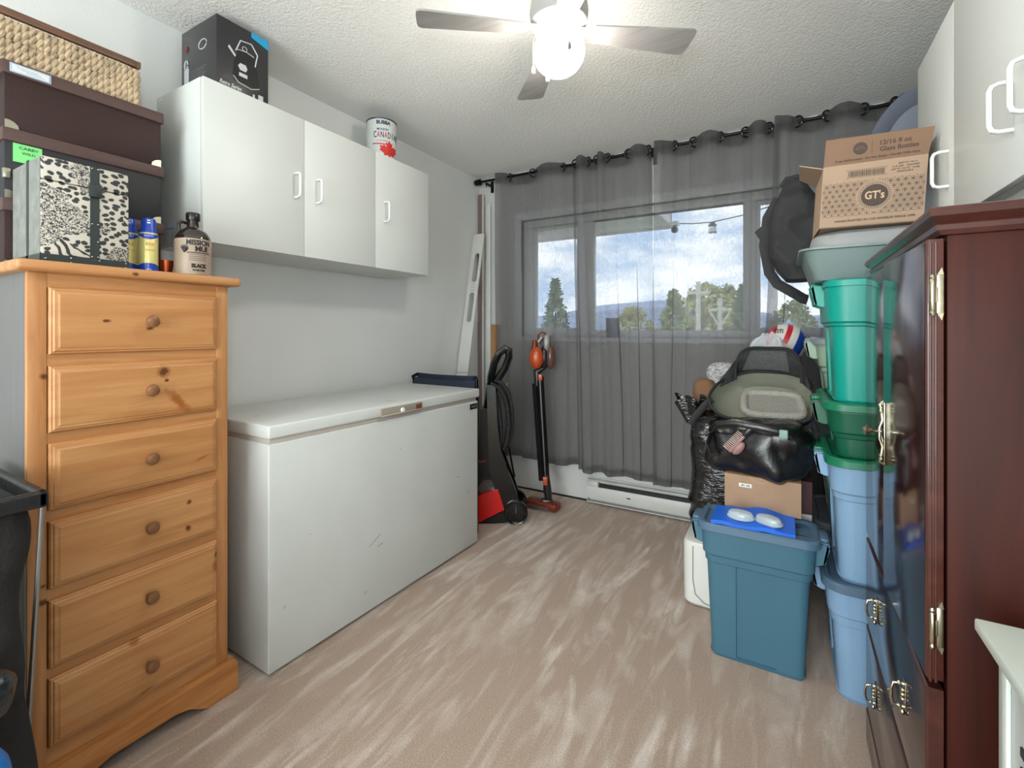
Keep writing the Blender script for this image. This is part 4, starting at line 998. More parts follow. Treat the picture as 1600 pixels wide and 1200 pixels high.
# ================================================================ plastic totes
def tote_mat(name, col): return mat(name, col, .38, var=.03, vscale=4, bump=.06, bscale=300, spec=.4)
def ring(w, d, r, z, ins=0.0, cin=0.0, cw=.17, cd=.16):
    """rounded rectangle outline; the middle of each face is set in by cin more"""
    w2, d2 = w / 2 - ins, d / 2 - ins; r = max(.004, r - ins * .5); p = []
    def seg(a, fixed, sign, vertical):
        c = (cw * w if not vertical else cd * d)
        lst = [-c, -c, c, c]
        offs = [0, cin, cin, 0]
        for q, o in (zip(lst, offs) if a > 0 else zip([-v for v in lst], offs)):
            p.append(Vector((sign * (fixed - o), q, z)) if vertical else Vector((q, sign * (fixed - o), z)))
    def arc(cx, cy, a0):
        for i in range(7): a = a0 + math.pi / 2 * i / 6; p.append(Vector((cx + r * math.cos(a), cy + r * math.sin(a), z)))
    seg(1, w2, 1, True); arc(w2 - r, d2 - r, 0); seg(-1, d2, 1, False); arc(-w2 + r, d2 - r, math.pi / 2)
    seg(-1, w2, -1, True); arc(-w2 + r, -d2 + r, math.pi); seg(1, d2, -1, False); arc(w2 - r, -d2 + r, 1.5 * math.pi)
    # tiny side step so that the set-in edges do not coincide
    return p
def tote(name, label, loc, w, d, h, m, lidm=None, group=None, rot=0, taper=.045, r=.06, handles=True, lid=True, hm=None, openrim=None, cat='storage tote', rib=.55, collar=(.70, .76)):
    """w, d: size of the rim; body narrows downward by taper on each side"""
    t = thing(name, label, cat, loc, rot, group)
    b = B(); z1, z2 = h * collar[0], h * collar[1]; zr = h - .022
    T = lambda z: .012 + taper * (1 - z / h)
    rs = [ring(w, d, r, .0, T(0) + .007), ring(w, d, r, .012, T(.01) + .002, .0)]
    rs += [ring(w, d, r, .014, T(.01) + .006, .008), ring(w, d, r, z1 - .004, T(z1) + .006, .008), ring(w, d, r, z1 - .002, T(z1) + .006, .0), ring(w, d, r, z1 + .002, T(z1)), ring(w, d, r, z2 - .003, T(z2)), ring(w, d, r, z2 + .003, T(z2) - .007)]
    rs += [ring(w, d, r, zr, T(zr) - .007), ring(w, d, r, zr + .001, .0), ring(w, d, r, h - .003, .0), ring(w, d, r, h, .003)]
    rs += [ring(w, d, r, h, .014), ring(w, d, r, h - .01, .018), ring(w, d, r, h * .55, .018 + T(h * .5)), ring(w, d, r, .012, T(0) + .02)]
    b.loft(rs); body = b.obj('tote_body', m, t, smooth=30)
    if handles:
        for s in (-1, 1):
            b = B(); x = s * (w / 2 - .004)
            y = min(.085, d * .26)
            poly = [(x, h - .003), (x + s * .030, h - .008), (x + s * .036, h - .022), (x + s * .034, h - .030), (x + s * .022, h - .074), (x + s * .004, h - .082), (x - s * .012, h - .082), (x - s * .008, h - .02)]
            # two cheeks and a grip between them
            b.prism(poly, 1, -y, -y + .007).prism(poly, 1, y - .007, y)
            b.box(x - s * .004, x + s * .034, -y, y, h - .010, h - .003, .002)
            b.prism([(x + s * .029, h - .006), (x + s * .036, h - .006), (x + s * .024, h - .074), (x + s * .017, h - .074)], 1, -y, y)
            b.obj('handle', hm or m, t)
    if lidm:
        b = B()
        rs = [ring(w, d, r, h - .016, -.005), ring(w, d, r, h - .014, -.007), ring(w, d, r, h + .006, -.006), ring(w, d, r, h + .012, .000), ring(w, d, r, h + .012, .014), ring(w, d, r, h + .008, .018), ring(w, d, r, h + .006, .0195), ring(w, d, r, h + .002, .0215), ring(w, d, r, h + .002, .08)]
        b.loft(rs, False, True)
        for s in (-1, 1):
            x = s * (w / 2 + .004); b.box(x, x + s * .022, -.045, .045, h - .004, h + .008, .003).box(x + s * .016, x + s * .026, -.035, .035, h - .022, h + .006, .002)
        b.obj('tote_lid', lidm, t, smooth=30)
    return t
LB = tote_mat('light_blue_plastic', (124, 156, 186)); SLATE = tote_mat('slate_blue_plastic', (74, 98, 118)); DG = tote_mat('dark_green_plastic', (6, 84, 60)); DGL = tote_mat('green_lid_plastic', (12, 108, 76))
TEAL = tote_mat('teal_plastic', (0, 142, 128)); SAGE = tote_mat('sage_plastic', (150, 172, 150)); GLID = tote_mat('grey_lid_plastic', (128, 134, 142)); GBIN = tote_mat('grey_green_bin', (118, 136, 134))
SX, SY = .425, 2.045     # centre of the front stack
tote('storage_tote', 'light blue tote with slate lid, lowest of the front stack beside the wardrobe', (SX, SY, 0), .62, .46, .378, LB, SLATE, 'totes of the front stack', collar=(.66, .74), taper=.024)
tote('storage_tote', 'light blue tote with green lid, second of the front stack', (SX + .005, SY, .3805), .61, .44, .395, LB, DGL, 'totes of the front stack', taper=.016, collar=(.68, .74), hm=LB)
tote('storage_tote', 'shallow dark green tote, third of the front stack under the teal one', (SX + .003, SY, .7780), .62, .45, .178, DG, DGL, 'totes of the front stack', taper=.02, collar=(.40, .50))
tote('storage_tote', 'tall bright teal tote, fourth of the front stack', (SX, SY, .9584), .62, .45, .405, TEAL, None, 'totes of the front stack', taper=.016, collar=(.63, .66))
# grey bin with a domed grey lid on the teal tote
t = thing('storage_bin', 'shallow grey green bin with flared rim, on the teal tote', 'bin', (SX - .06, SY - .012, 1.3638))
b = B(); w, d, r, h = .64, .46, .05, .105
b.loft([ring(w, d, r, 0, .050), ring(w, d, r, .006, .044), ring(w, d, r, h - .008, .016), ring(w, d, r, h - .007, 0), ring(w, d, r, h - .001, -.001), ring(w, d, r, h, .002), ring(w, d, r, h, .016), ring(w, d, r, h - .006, .02), ring(w, d, r, .012, .05)])
b.obj('bin_body', GBIN, t)
t = thing('domed_lid', 'upturned grey plastic lid lying in the grey bin under the bottle carton', 'lid', (.30, SY + .01, 1.4692))
b = B(); w, d, r, h = .44, .38, .09, .104
h = .0645; b.loft([ring(w, d, r, 0, 0), ring(w, d, r, .028, .001), ring(w, d, r, .048, .006), ring(w, d, r, .060, .020), ring(w, d, r, h, .05), ring(w, d, r, h, .12)])
b.obj('lid_shell', mat('grey_lid_shell', (138, 140, 140), .5), t)

# bottle carton with open flaps
t = thing('bottle_carton', 'open brown cardboard bottle carton with geometric print, highest on the totes', 'carton', (.236, 1.862, 1.5345), R(2.5))
CARD = mat('kraft_card', (158, 134, 112), .8, var=.05, vscale=10, bump=.06, bscale=120); CARDD = mat('kraft_card_inside', (126, 98, 78), .85, var=.05)
PRT = mat('brown_print', (70, 56, 48), .7)
cw_, cd_, ch_ = .268, .22, .203
tilt = Matrix.Rotation(R(0), 4, 'X')
sk = .012      # the sides lean a little
def cbx(b, x0, x1, y0, y1, z0, z1): b.box(x0, x1, y0, y1, z0, z1)
b = B(); th = .004
cbx(b, -cw_ / 2, cw_ / 2, 0, th, 0, ch_); cbx(b, -cw_ / 2, cw_ / 2, cd_ - th, cd_, 0, ch_); cbx(b, -cw_ / 2, -cw_ / 2 + th, th, cd_ - th, 0, ch_); cbx(b, cw_ / 2 - th, cw_ / 2, th, cd_ - th, 0, ch_); cbx(b, -cw_ / 2, cw_ / 2, 0, cd_, 0, th)
for v in b.bm.verts: v.co.x += v.co.z / ch_ * sk
b.obj('carton_body', CARD, t)
def flapM(x, y, z, ax, ang): return Matrix.Translation((x, y, z)) @ Matrix.Rotation(ang, 4, ax)
FM = flapM(sk, 0.001, ch_ + .0005, 'X', R(10))
fl = B().prism([(-cw_ / 2, 0), (cw_ / 2, 0), (cw_ / 2 + .012, .078), (-cw_ / 2 + .006, .084)], 1, 0, .003, M=FM).obj('front_flap', CARDD, t)
FL2 = flapM(-cw_ / 2 + sk, 0, ch_, 'Y', R(-118))
b = B().prism([(.0, .004), (.0, cd_ - .004), (.060, cd_ - .03), (.072, .03)], 2, 0, .003, M=Matrix.Translation((-cw_ / 2 + sk + .001, 0, ch_ - .003)) @ Matrix.Rotation(R(180 + 24), 4, 'Y')); b.obj('side_flap', CARD, t)
b = B().prism([(.0, .004), (.0, cd_ - .004), (.060, cd_ - .03), (.072, .03)], 2, 0, .003, M=Matrix.Translation((cw_ / 2 + sk - .002, 0, ch_ + .001)) @ Matrix.Rotation(R(-75), 4, 'Y')); b.obj('side_flap', CARD, t)
def front(x, z, e=.0): return Vector((x + z / ch_ * sk, -.0003 - e, z))
# overlapping circles pattern
b = B(); rr = .0185; z0, z1 = .036, .146
def strip(pts, wd, e):
    P = [Vector(p) for p in pts]
    for p, q in zip(P, P[1:]):
        dv = (q - p); n = Vector((-dv.y, dv.x)).normalized() * wd / 2 if dv.length else Vector((0, 0))
        vs = [b.bm.verts.new(front(v.x, v.y, e)) for v in (p - n, q - n, q + n, p + n)]; b.bm.faces.new(vs)
lc = (.008, .094)
def keep(x, z): return -cw_ / 2 + .004 < x < cw_ / 2 - .004 and z0 - .001 < z < z1 + .001 and math.hypot(x - lc[0], z - lc[1]) > .047
ry = rr * math.sqrt(3) / 2
for j in range(-1, 9):
    for i in range(-9, 10):
        cx, cz = (i + (j % 2) * .5) * rr, z0 + rr * 1.0 + (j - 0) * ry - ry * 0
        run = []
        for k in range(25):
            a = 2 * math.pi * k / 24; p = (cx + rr * math.cos(a), cz + rr * math.sin(a))
            if keep(*p): run.append(p)
            else:
                if len(run) > 1: strip(run, .0009, 0)
                run = []
        if len(run) > 1: strip(run, .0009, 0)
b.obj('printed_pattern', PRT, t, smooth=0, recalc=False, weld=False)
def disc(b, cx, cz, r, e, n=40, dots=0):
    vs = [b.bm.verts.new(front(cx + r * math.cos(2 * math.pi * i / n), cz + r * math.sin(2 * math.pi * i / n), e)) for i in range(n)]; b.bm.faces.new(vs)
b = B(); disc(b, *lc, .035, .0004)
for i in range(36):
    a = 2 * math.pi * i / 36
    disc(b, lc[0] + .0385 * math.cos(a), lc[1] + .0385 * math.sin(a), .0017, .0004, 8); disc(b, lc[0] + .0425 * math.cos(a + .087), lc[1] + .0425 * math.sin(a + .087), .0014, .0004, 8)
b.obj('round_emblem', PRT, t, smooth=0, recalc=False)
fw = lambda x, z, e=.0006: (lambda c: front(x + c.x, z + c.y, e + c.z))
text('emblem_lettering', "GT's", .034, mat('kraft_letter', (196, 164, 134), .8), t, None, width=.050, bold=.0007, warp=fw(lc[0], lc[1]))
text('foot_lettering', 'HANDCRAFTED IN LOS ANGELES SINCE 1995', .0088, PRT, t, None, width=.205, bold=.0002, warp=fw(.010, .020))
b = B(); rnd = random.Random(2); x = -.065
while x < .030:
    w_ = rnd.choice((.0008, .0014, .002)); b.bm.faces.new([b.bm.verts.new(front(*p, .0002)) for p in ((x, .160), (x + w_, .160), (x + w_, .178), (x, .178))]); x += w_ + rnd.choice((.0008, .0014))
for zz in (.157, .1805): b.bm.faces.new([b.bm.verts.new(front(*p, .0002)) for p in ((-.070, zz), (.036, zz), (.036, zz + .001), (-.070, zz + .001))])
b.obj('barcode', PRT, t, smooth=0, recalc=False)
for k, (s_, x_, z_, w_) in enumerate((('BEST BY 06 21', .086, .186, .045), ('12.5 LBS   GINGER', .080, .177, .068), ('NET WT 192 OZ  1 CASE', .080, .168, .068), ('PERISHABLE', .080, .160, .04))):
    text('small_print', s_, .0062, PRT, t, None, width=w_, warp=fw(x_, z_))
fm2 = lambda x, z, e=.0004: (lambda c: FM @ Vector((x + c.x, -.0001 - e - c.z, z + c.y)))
text('flap_lettering', '12/16 fl oz', .019, PRT, t, None, width=.078, bold=.0004, warp=fm2(.052, .052))
text('flap_lettering', 'Glass Bottles', .019, PRT, t, None, width=.096, bold=.0004, warp=fm2(.062, .033))
text('flap_lettering', 'Keep Refrigerated - Do Not Shake - Handle With Care', .0095, PRT, t, None, width=.215, bold=.0002, warp=fm2(.006, .012))
b = B(); n = 28
vs = [b.bm.verts.new(fm2(-.036, .044)(Vector((.019 * math.cos(2 * math.pi * i / n), .019 * math.sin(2 * math.pi * i / n), 0)))) for i in range(n)]; b.bm.faces.new(vs)
b.bm.faces.new([b.bm.verts.new(fm2(0, 0)(Vector(p))) for p in ((-.006, .024, 0), (-.005, .024, 0), (-.005, .064, 0), (-.006, .064, 0))])
b.obj('flap_emblem', PRT, t, smooth=0, recalc=False)
text('flap_emblem_lettering', "GT's", .014, CARDD, t, None, width=.022, warp=fm2(-.036, .044, .0008))

# ---- rear stack by the window
RX, RY = .425, 2.575
tote('storage_tote', 'sage green tote with grey lid at the floor of the rear stack', (RX, RY, 0), .62, .42, .375, SAGE, GLID, 'sage totes of the rear stack', collar=(.66, .72))
tote('storage_tote', 'sage green tote with grey lid, second from the floor in the rear stack', (RX, RY, .3775), .62, .42, .375, SAGE, GLID, 'sage totes of the rear stack', collar=(.66, .72))
tote('storage_tote', 'sage green tote with grey lid level with the ball', (RX, RY, .7550), .62, .42, .400, SAGE, GLID, 'sage totes of the rear stack', collar=(.66, .72))
tote('storage_tote', 'pale sage tote without lid, top of the rear stack behind the black backpack', (RX + .055, RY, 1.1575), .56, .42, .400, SAGE, None, 'sage totes of the rear stack', collar=(.75, .80), handles=False)
t = thing('plastic_sled', 'oval blue grey plastic sled standing on end behind the bottle carton', 'sled', (.520, 2.60, 1.559), R(-8))
b = B(); n = 44
def oval(rx, rz, y): return [Vector((rx * math.cos(2 * math.pi * i / n), y, .345 + rz * math.sin(2 * math.pi * i / n))) for i in range(n)]
b.loft([oval(.205, .344, 0), oval(.212, .345, .008), oval(.205, .344, .016), oval(.190, .33, .018), oval(.16, .29, .06), oval(.05, .1, .075)], False, True)
b.loft([oval(.205, .344, 0), oval(.185, .325, .012), oval(.155, .285, .055), oval(.05, .1, .07)], False, True)
b.obj('sled_shell', mat('blue_grey_sled', (112, 118, 130), .4), t)
def backpack():
    t = thing('backpack', 'slouching black fabric backpack at the left end of the grey bin', 'backpack', (.052, 2.385, 1.47))
    CL = mat('black_fabric', (38, 38, 40), .8, bump=.3, bscale=70, var=.2, vscale=8)
    b = B()
    def fn(u, v):
        a = 2 * math.pi * u
        w = .105 + .015 * math.sin(v * 5) - .055 * max(0, v - .72) / .28 * 1.0 - .05 * max(0, .22 - v) / .22
        dd = .10 - .06 * max(0, v - .8) / .2
        x = -.02 * (v - .5) + w * math.copysign(abs(math.cos(a)) ** .7, math.cos(a)); y = dd * math.copysign(abs(math.sin(a)) ** .7, math.sin(a))
        nn = .018 * nz3(x * 16, v * 7, y * 10) + .010 * nz3(x * 40, v * 16, 3)
        return Vector((x * (1 + nn * 5), y + nn, -.055 + .435 * v))
    b.grid(fn, 60, 44, closed_u=True)
    b.bm.faces.ensure_lookup_table()
    vs = sorted(b.bm.verts, key=lambda q: q.co.z); 
    b.bm.verts.ensure_lookup_table()
    b.bm.faces.new([b.bm.verts[i] for i in range(60)]); b.bm.faces.new([b.bm.verts[len(b.bm.verts) - 60 + i] for i in range(60)])
    b.obj('bag_body', CL, t, smooth=60)
    b = B().tube([(-.07, -.04, .30), (-.112, -.05, .22), (-.125, -.05, .10), (-.105, -.05, -.02), (-.075, -.06, -.07), (-.03, -.05, -.10), (.02, -.03, -.135), (.035, -.02, -.14)], [(.006, .022)] * 8, 8)
    b.obj('shoulder_strap', CL, t)
    B().tube([(-.10, -.05, .20), (-.150, -.04, .165), (-.11, -.05, .10)], [(.004, .014)] * 3, 8).obj('side_strap', CL, t)
    B().tube([(.03, 0, .37), (.0, 0, .40), (-.04, 0, .395), (-.06, 0, .365)], [(.004, .010)] * 4, 8).obj('carry_loop', CL, t)
backpack()

# ================================================================ pile in front of the window
t = thing('portable_appliance', 'white portable appliance on the floor under the black rubbish bag', 'appliance', (-.385, 2.15, 0))
b = B(); w, d, r, h = .44, .34, .045, .285
Mt = Matrix.Translation((w / 2, d / 2, 0))
b.loft([[Mt @ p for p in rg] for rg in (ring(w, d, r, .006, .012), ring(w, d, r, .018, .002), ring(w, d, r, h - .02, 0), ring(w, d, r, h - .006, .004), ring(w, d, r, h, .014))])
b.obj('housing', mat('appliance_white', (214, 214, 208), .35), t)
b = B().tube([(.045, -.0012, h - .02), (.045, -.0012, .12), (.055, -.0012, .06), (.09, -.0012, .03), (.14, -.0012, .022)], .0018, 6); b.obj('panel_seam', mat('seam_grey', (120, 120, 116), .6), t)
for x in (.05, w - .05):
    for y in (.05, d - .05): B().lathe([(0, 0), (.018, 0), (.018, .008), (0, .008)], seg=16, cx=x, cy=y).obj('foot', BLACK_P, t)
FILM = None
def film_mat():
    m, nt, b = pbsdf('black_bin_film'); b.inputs['Base Color'].default_value = rgb(18, 18, 19); b.inputs['Roughness'].default_value = .22; b.inputs['Specular IOR Level'].default_value = .7
    t = N(nt, 'ShaderNodeTexCoord'); mp = N(nt, 'ShaderNodeMapping'); mp.inputs['Scale'].default_value = (1, 1, 3.2); mp.inputs['Rotation'].default_value = (0, .25, 0)
    L(nt, t.outputs['Object'], mp.inputs[0])
    n = N(nt, 'ShaderNodeTexNoise'); n.inputs['Scale'].default_value = 24; n.inputs['Detail'].default_value = 5; n.inputs['Distortion'].default_value = 1.2; L(nt, mp.outputs[0], n.inputs['Vector'])
    n.noise_type = 'RIDGED_MULTIFRACTAL'
    bp = N(nt, 'ShaderNodeBump'); bp.inputs['Strength'].default_value = .55; bp.inputs['Distance'].default_value = .010; L(nt, n.outputs['Fac'], bp.inputs['Height']); L(nt, bp.outputs[0], b.inputs['Normal']); return m
FILM = film_mat()
t = thing('garbage_bag', 'tall full black plastic rubbish bag on the white appliance', 'bag', (-.255, 2.36, .297))
b = B(); super_blob(b, (0, 0, .26), (.125, .135, .26), .32, .6, .016, 9, 72, 60, stretch=(1, 1, 2.0), fold=lambda w: .010 * nz3(w.x * 8, w.y * 8, w.z * 42))
b.obj('bag_body', FILM, t, smooth=60)
b = B()
def neck(u, v):
    a = 2 * math.pi * u; rr = .035 + .030 * v + .012 * math.sin(a * 5 + 1) * v
    return Vector((-.105 + rr * math.cos(a) - .022 * v, -.05 + rr * math.sin(a) * .7, .47 + .115 * v + .02 * math.sin(a * 3) * v))
b.grid(neck, 40, 10, closed_u=True); b.obj('open_neck', FILM, t, smooth=60, recalc=False)
t = thing('packing_carton', 'dark red and white packing carton wedged behind the small brown box', 'carton', (-.105, 2.11, .287))
b = B().box(0, .20, 0, .26, 0, .335, .002); b.obj('carton_body', mat('dark_maroon_card', (64, 22, 24), .6), t)
B().box(.125, .198, -.0008, 0, .13, .21).obj('white_panel', mat('white_panel_card', (190, 190, 188), .6), t)
t = thing('packing_carton', 'large brown carton behind the pet carrier with the ball on top', 'carton', (-.215, 2.53, 0))
b = B().box(0, .262, 0, .42, 0, 1.035, .002); b.obj('carton_body', CARD, t)
# leather bag
LEA = mat('black_leather', (17, 17, 18), .26, var=.1, bump=.10, bscale=130, spec=.6)
t = thing('leather_bag', 'slouchy black leather shoulder bag below the open pet carrier', 'bag', (-.075, 2.085, .632), R(-8))
b = B()
def lf(w):
    return .022 * math.sin(w.x * 30 + 6 * w.z) * math.exp(-((w.z - .06) / .06) ** 2) + .018 * nz3(w.x * 11, w.z * 13, 2) + .010 * abs(nz3(w.x * 20 + w.z * 12, w.y * 10, w.z * 8))
super_blob(b, (0, -.0, .108), (.178, .115, .108), .55, .62, .006, 8, 84, 60, fold=lf)
b.obj('bag_body', LEA, t, smooth=60)
B().tube([(-.165, -.10, .17), (-.13, -.142, .205), (-.06, -.155, .222), (.02, -.152, .214), (.08, -.14, .205), (.12, -.125, .185)], [(.007, .014)] * 6, 10).obj('strap', LEA, t)
B().tube([(-.165, -.085, .16), (-.172, -.12, .12), (-.15, -.14, .09), (-.12, -.150, .10)], [(.005, .013)] * 4, 10).obj('strap', LEA, t)
b = B().box(.085, .112, -.165, -.150, .185, .215, .003); b.obj('pale_tab', mat('pale_teal_tab', (122, 150, 144), .5), t)
t = thing('grooming_comb', 'pink and black toothed grooming comb hanging on the leather bag', 'comb', (-.158, 1.968, .775), R(0))
Mc = Matrix.Rotation(R(-52), 4, 'Y')
PK = mat('dusty_pink', (142, 104, 100), .45)
b = B().box(-.045, .040, -.006, .004, -.014, -.002, .004, M=Mc).ball((-.012, .0, -.022), (.030, .007, .016), 20, 10, M=Mc); b.obj('comb_back', PK, t)
b = B()
for i in range(12): b.box(-.042 + i * .0072, -.0395 + i * .0072, -.004, .0, -.003, .022, M=Mc)
b.obj('comb_teeth', mat('pale_pink_teeth', (196, 160, 150), .45), t)
B().box(.036, .085, -.006, .004, -.014, .002, .004, M=Mc).obj('comb_handle', BLACK_P, t)

# pet carrier
t = thing('pet_carrier', 'open soft black pet carrier with beige lining and fleece pad', 'pet carrier', (-.075, 2.27, .865))
BLKF = mat('black_nylon', (26, 26, 28), .75, bump=.3, bscale=110); LIN = mat('beige_lining', (156, 156, 140), .85, var=.06, vscale=14, bump=.2, bscale=90); FLEECE = mat('fleece_pad', (158, 154, 146), .95, bump=.9, bscale=150)
rim = [(-.200, -.10, .060), (-.196, -.115, .020), (-.165, -.125, -.015), (-.115, -.135, -.030), (-.04, -.14, -.028), (.04, -.14, -.022), (.12, -.135, -.022), (.172, -.12, .0), (.180, -.03, .070), (.165, .05, .125), (.11, .075, .145), (.03, .07, .152), (-.05, .06, .150), (-.12, .03, .130), (-.17, -.03, .105)]
def smooth_loop(pts, n):
    pts = [Vector(p) for p in pts]; m_ = len(pts); out = []
    for i in range(n):
        f_ = i / n * m_; k = int(f_); q = f_ - k; p0, p1, p2, p3 = (pts[(k + j - 1) % m_] for j in range(4))
        out.append(.5 * ((2 * p1) + (p2 - p0) * q + (2 * p0 - 5 * p1 + 4 * p2 - p3) * q * q + (3 * p1 - p0 - 3 * p2 + p3) * q ** 3))
    return out
RL = smooth_loop(rim, 60); cen = Vector((-.005, -.02, -.005))
def shrink(k, dz, dy=0): return [Vector((cen.x + (p.x - cen.x) * k, cen.y + (p.y - cen.y) * k + dy, cen.z + (p.z - cen.z) * k + dz)) for p in RL]
b = B(); b.loft([RL, shrink(.97, -.015, .03), shrink(.92, -.035, .08), shrink(.80, -.045, .125), shrink(.4, -.045, .14), shrink(.05, -.045, .14)], False, True)
b.obj('lining', LIN, t, smooth=60, recalc=False)
b = B(); b.loft([shrink(1.012, 0), shrink(1.03, -.015, .05), shrink(.98, -.04, .10), shrink(.86, -.055, .145), shrink(.5, -.055, .16), shrink(.05, -.055, .16)], False, True)
b.obj('outer_shell', BLKF, t, smooth=60, recalc=False)
B().tube(RL, .006, 8, closed=True).obj('zip_binding', BLKF, t)
b = B()   # raised mesh hood
def hood(u, v):
    a = math.pi * u
    base = Vector((.0 - .185 * math.cos(a), -.005 + .075 * math.sin(a), .075 + .075 * math.sin(a) ** .7))
    top = Vector((.015 - .125 * math.cos(a), .02 + .05 * math.sin(a), .115 + .155 * math.sin(a) ** .6 + .012 * math.sin(a * 3)))
    return base.lerp(top, v) + Vector((0, -.018 * math.sin(v * 3.14), 0)) + Vector((0, .006 * nz3(u * 9, v * 4, 1), 0))
b.grid(hood, 44, 10); b.obj('hood', BLKF, t, smooth=60, recalc=False)
b = B(); b.grid(lambda u, v: hood(.34 + .34 * u, .12 + .76 * v) + Vector((0, -.004, 0)), 20, 8); b.obj('mesh_window', mat('grey_netting', (84, 84, 84), .8, bump=.8, bscale=400, var=.2, vscale=120), t, smooth=60, recalc=False)
B().tube([hood(i / 24, 1.0) for i in range(25)], .006, 8).obj('hood_binding', BLKF, t)
B().tube([(-.19, -.10, .04), (-.22, -.11, .01), (-.26, -.12, -.045), (-.275, -.12, -.075)], [(.004, .015)] * 4, 8).obj('carrier_strap', BLKF, t)
# pad: flat bed with a thick padded edge
Mp = Matrix.Translation((.035, -.055, .028)) @ Matrix.Rotation(R(5), 4, 'Z') @ Matrix.Rotation(R(27), 4, 'X')
pr_ = []
for i in range(40):
    a = 2 * math.pi * i / 40; c, s_ = math.cos(a), math.sin(a); pr_.append(Mp @ Vector((.105 * math.copysign(abs(c) ** .45, c), .078 * math.copysign(abs(s_) ** .45, s_), 0)))
b = B().tube(pr_, .016, 10, closed=True); b.obj('pad_edge', FLEECE, t, smooth=60)
b = B().loft([[Mp @ Vector((.1 * math.copysign(abs(math.cos(a)) ** .45, math.cos(a)), .074 * math.copysign(abs(math.sin(a)) ** .45, math.sin(a)), z)) for a in [2 * math.pi * i / 40 for i in range(40)]] for z in (-.012, .003)])
b.obj('pad_bed', mat('fleece_bed', (138, 135, 128), .95, bump=.6, bscale=120), t)

# ball, film, patterned pillow, brown bag
t = thing('volleyball', 'red, white and blue volleyball on the pile before the curtain', 'ball', (.010, 2.86, 1.037))
def ball_mat():
    m, nt, b = pbsdf('ball_panels'); b.inputs['Roughness'].default_value = .42
    t = N(nt, 'ShaderNodeTexCoord'); s = N(nt, 'ShaderNodeSeparateXYZ'); mp = N(nt, 'ShaderNodeMapping'); mp.inputs['Rotation'].default_value = (R(18), R(42), R(10)); dp = N(nt, 'ShaderNodeVectorMath', operation='DOT_PRODUCT'); dp.inputs[1].default_value = (-.88, -.18, .40); L(nt, t.outputs['Object'], dp.inputs[0])
    r = N(nt, 'ShaderNodeValToRGB'); r.color_ramp.interpolation = 'CONSTANT'; e = r.color_ramp.elements
    cols = [(0, (222, 220, 212)), (.10, (222, 220, 212)), (.16, (24, 64, 150)), (.38, (222, 220, 212)), (.55, (196, 30, 46)), (.67, (222, 220, 212)), (.86, (196, 30, 46))]
    e[0].position = 0; e[0].color = rgb(222, 220, 212); e[1].position = 1; e[1].color = rgb(196, 30, 46)
    for p, c in cols[1:]: x = e.new(p); x.color = rgb(*c)
    q = N(nt, 'ShaderNodeMapRange'); q.inputs[1].default_value = -.1; q.inputs[2].default_value = .1; L(nt, dp.outputs['Value'], q.inputs[0]); L(nt, q.outputs[0], r.inputs[0]); L(nt, r.outputs[0], b.inputs['Base Color']); return m
rb = .098
bb = B().ball((0, 0, 0), rb, 48, 28).obj('ball_skin', ball_mat(), t); bb.location = (0, 0, rb + .001)
def sph(c): 
    a = R(-116) + c.x / rb; e = R(40) + c.y / rb
    return Vector(((rb + c.z) * math.cos(e) * math.cos(a), (rb + c.z) * math.cos(e) * math.sin(a), rb + .001 + (rb + c.z) * math.sin(e)))
text('ball_lettering', 'mm', .055, INK, t, None, width=.060, bold=.0012, warp=lambda c: sph(c + Vector((0, 0, .0008))))
t2 = thing('clear_plastic_bag', 'crumpled clear plastic bag lying in front of the ball', 'bag', (-.07, 2.56, 1.037))
b = B(); b.grid(lambda u, v: Vector((-.11 + .21 * u, -.02 + .10 * v, .006 + .135 * math.sin(3.1 * u * .9) * math.sin(2.6 * v + .3) + .035 * abs(nz3(u * 7, v * 6, 1)))), 40, 26)
b.obj('film', mat('crinkled_clear_film', (228, 234, 240), .08, alpha=.45, bump=1, bscale=60, spec=1.0), t2, smooth=30, recalc=False)
B().box(.04, .075, -.022, -.018, .0, .032, .004).obj('blue_label', mat('light_blue_label', (96, 150, 196), .4), t2)
tag(super_blob(B(), (-.205, 2.40, .90), (.075, .06, .072), .7, .7, .012, 12, 40, 26).obj('patterned_cushion', mat('newsprint_cloth', (150, 150, 150), .8, var=.75, vscale=75, stretch=(1, 1, 2.5))), 'black and white patterned cushion squeezed between the rubbish bag and the pet carrier', 'cushion')
bpy.data.objects['patterned_cushion'].location = (-.042, .055, .075)
tag(super_blob(B(), (0, 0, 0), (.055, .05, .075), .7, .8, .008, 14, 36, 24).obj('suede_pouch', mat('brown_suede', (112, 80, 56), .9, bump=.4, bscale=60)), 'small brown suede pouch on top of the black rubbish bag', 'pouch')
bpy.data.objects['suede_pouch'].location = (-.322, 2.38, .895)

# ---- slim tote with its load
STT = tote_mat('steel_blue_plastic', (66, 106, 124)); STL = tote_mat('steel_blue_lid', (80, 106, 128))
TX, TYc = -.085, 1.945
tote('storage_tote', 'narrow steel blue tote with lid standing alone on the carpet', (TX, TYc, 0), .375, .215, .485, STT, STL, taper=.022, r=.045, collar=(.72, .78))
LZ = .4882
t = thing('blue_folder', 'bright blue plastic sheet lying on the lid of the narrow tote', 'folder', (TX - .01, TYc - .01, LZ))
b = B(); b.grid(lambda u, v: Vector((-.135 + .265 * u, -.092 + .15 * v + .01 * u, .021 + .018 * (1 - abs(2 * u - 1)) * v + .010 * math.sin(u * 12) * .4 + .012 * u * u * v)), 30, 12); 
r = bmesh.ops.extrude_face_region(b.bm, geom=list(b.bm.faces)); bmesh.ops.translate(b.bm, verts=[v for v in r['geom'] if isinstance(v, bmesh.types.BMVert)], vec=(0, 0, -.014))
b.obj('sheet', mat('vivid_blue_plastic', (16, 100, 214), .38), t, smooth=50)
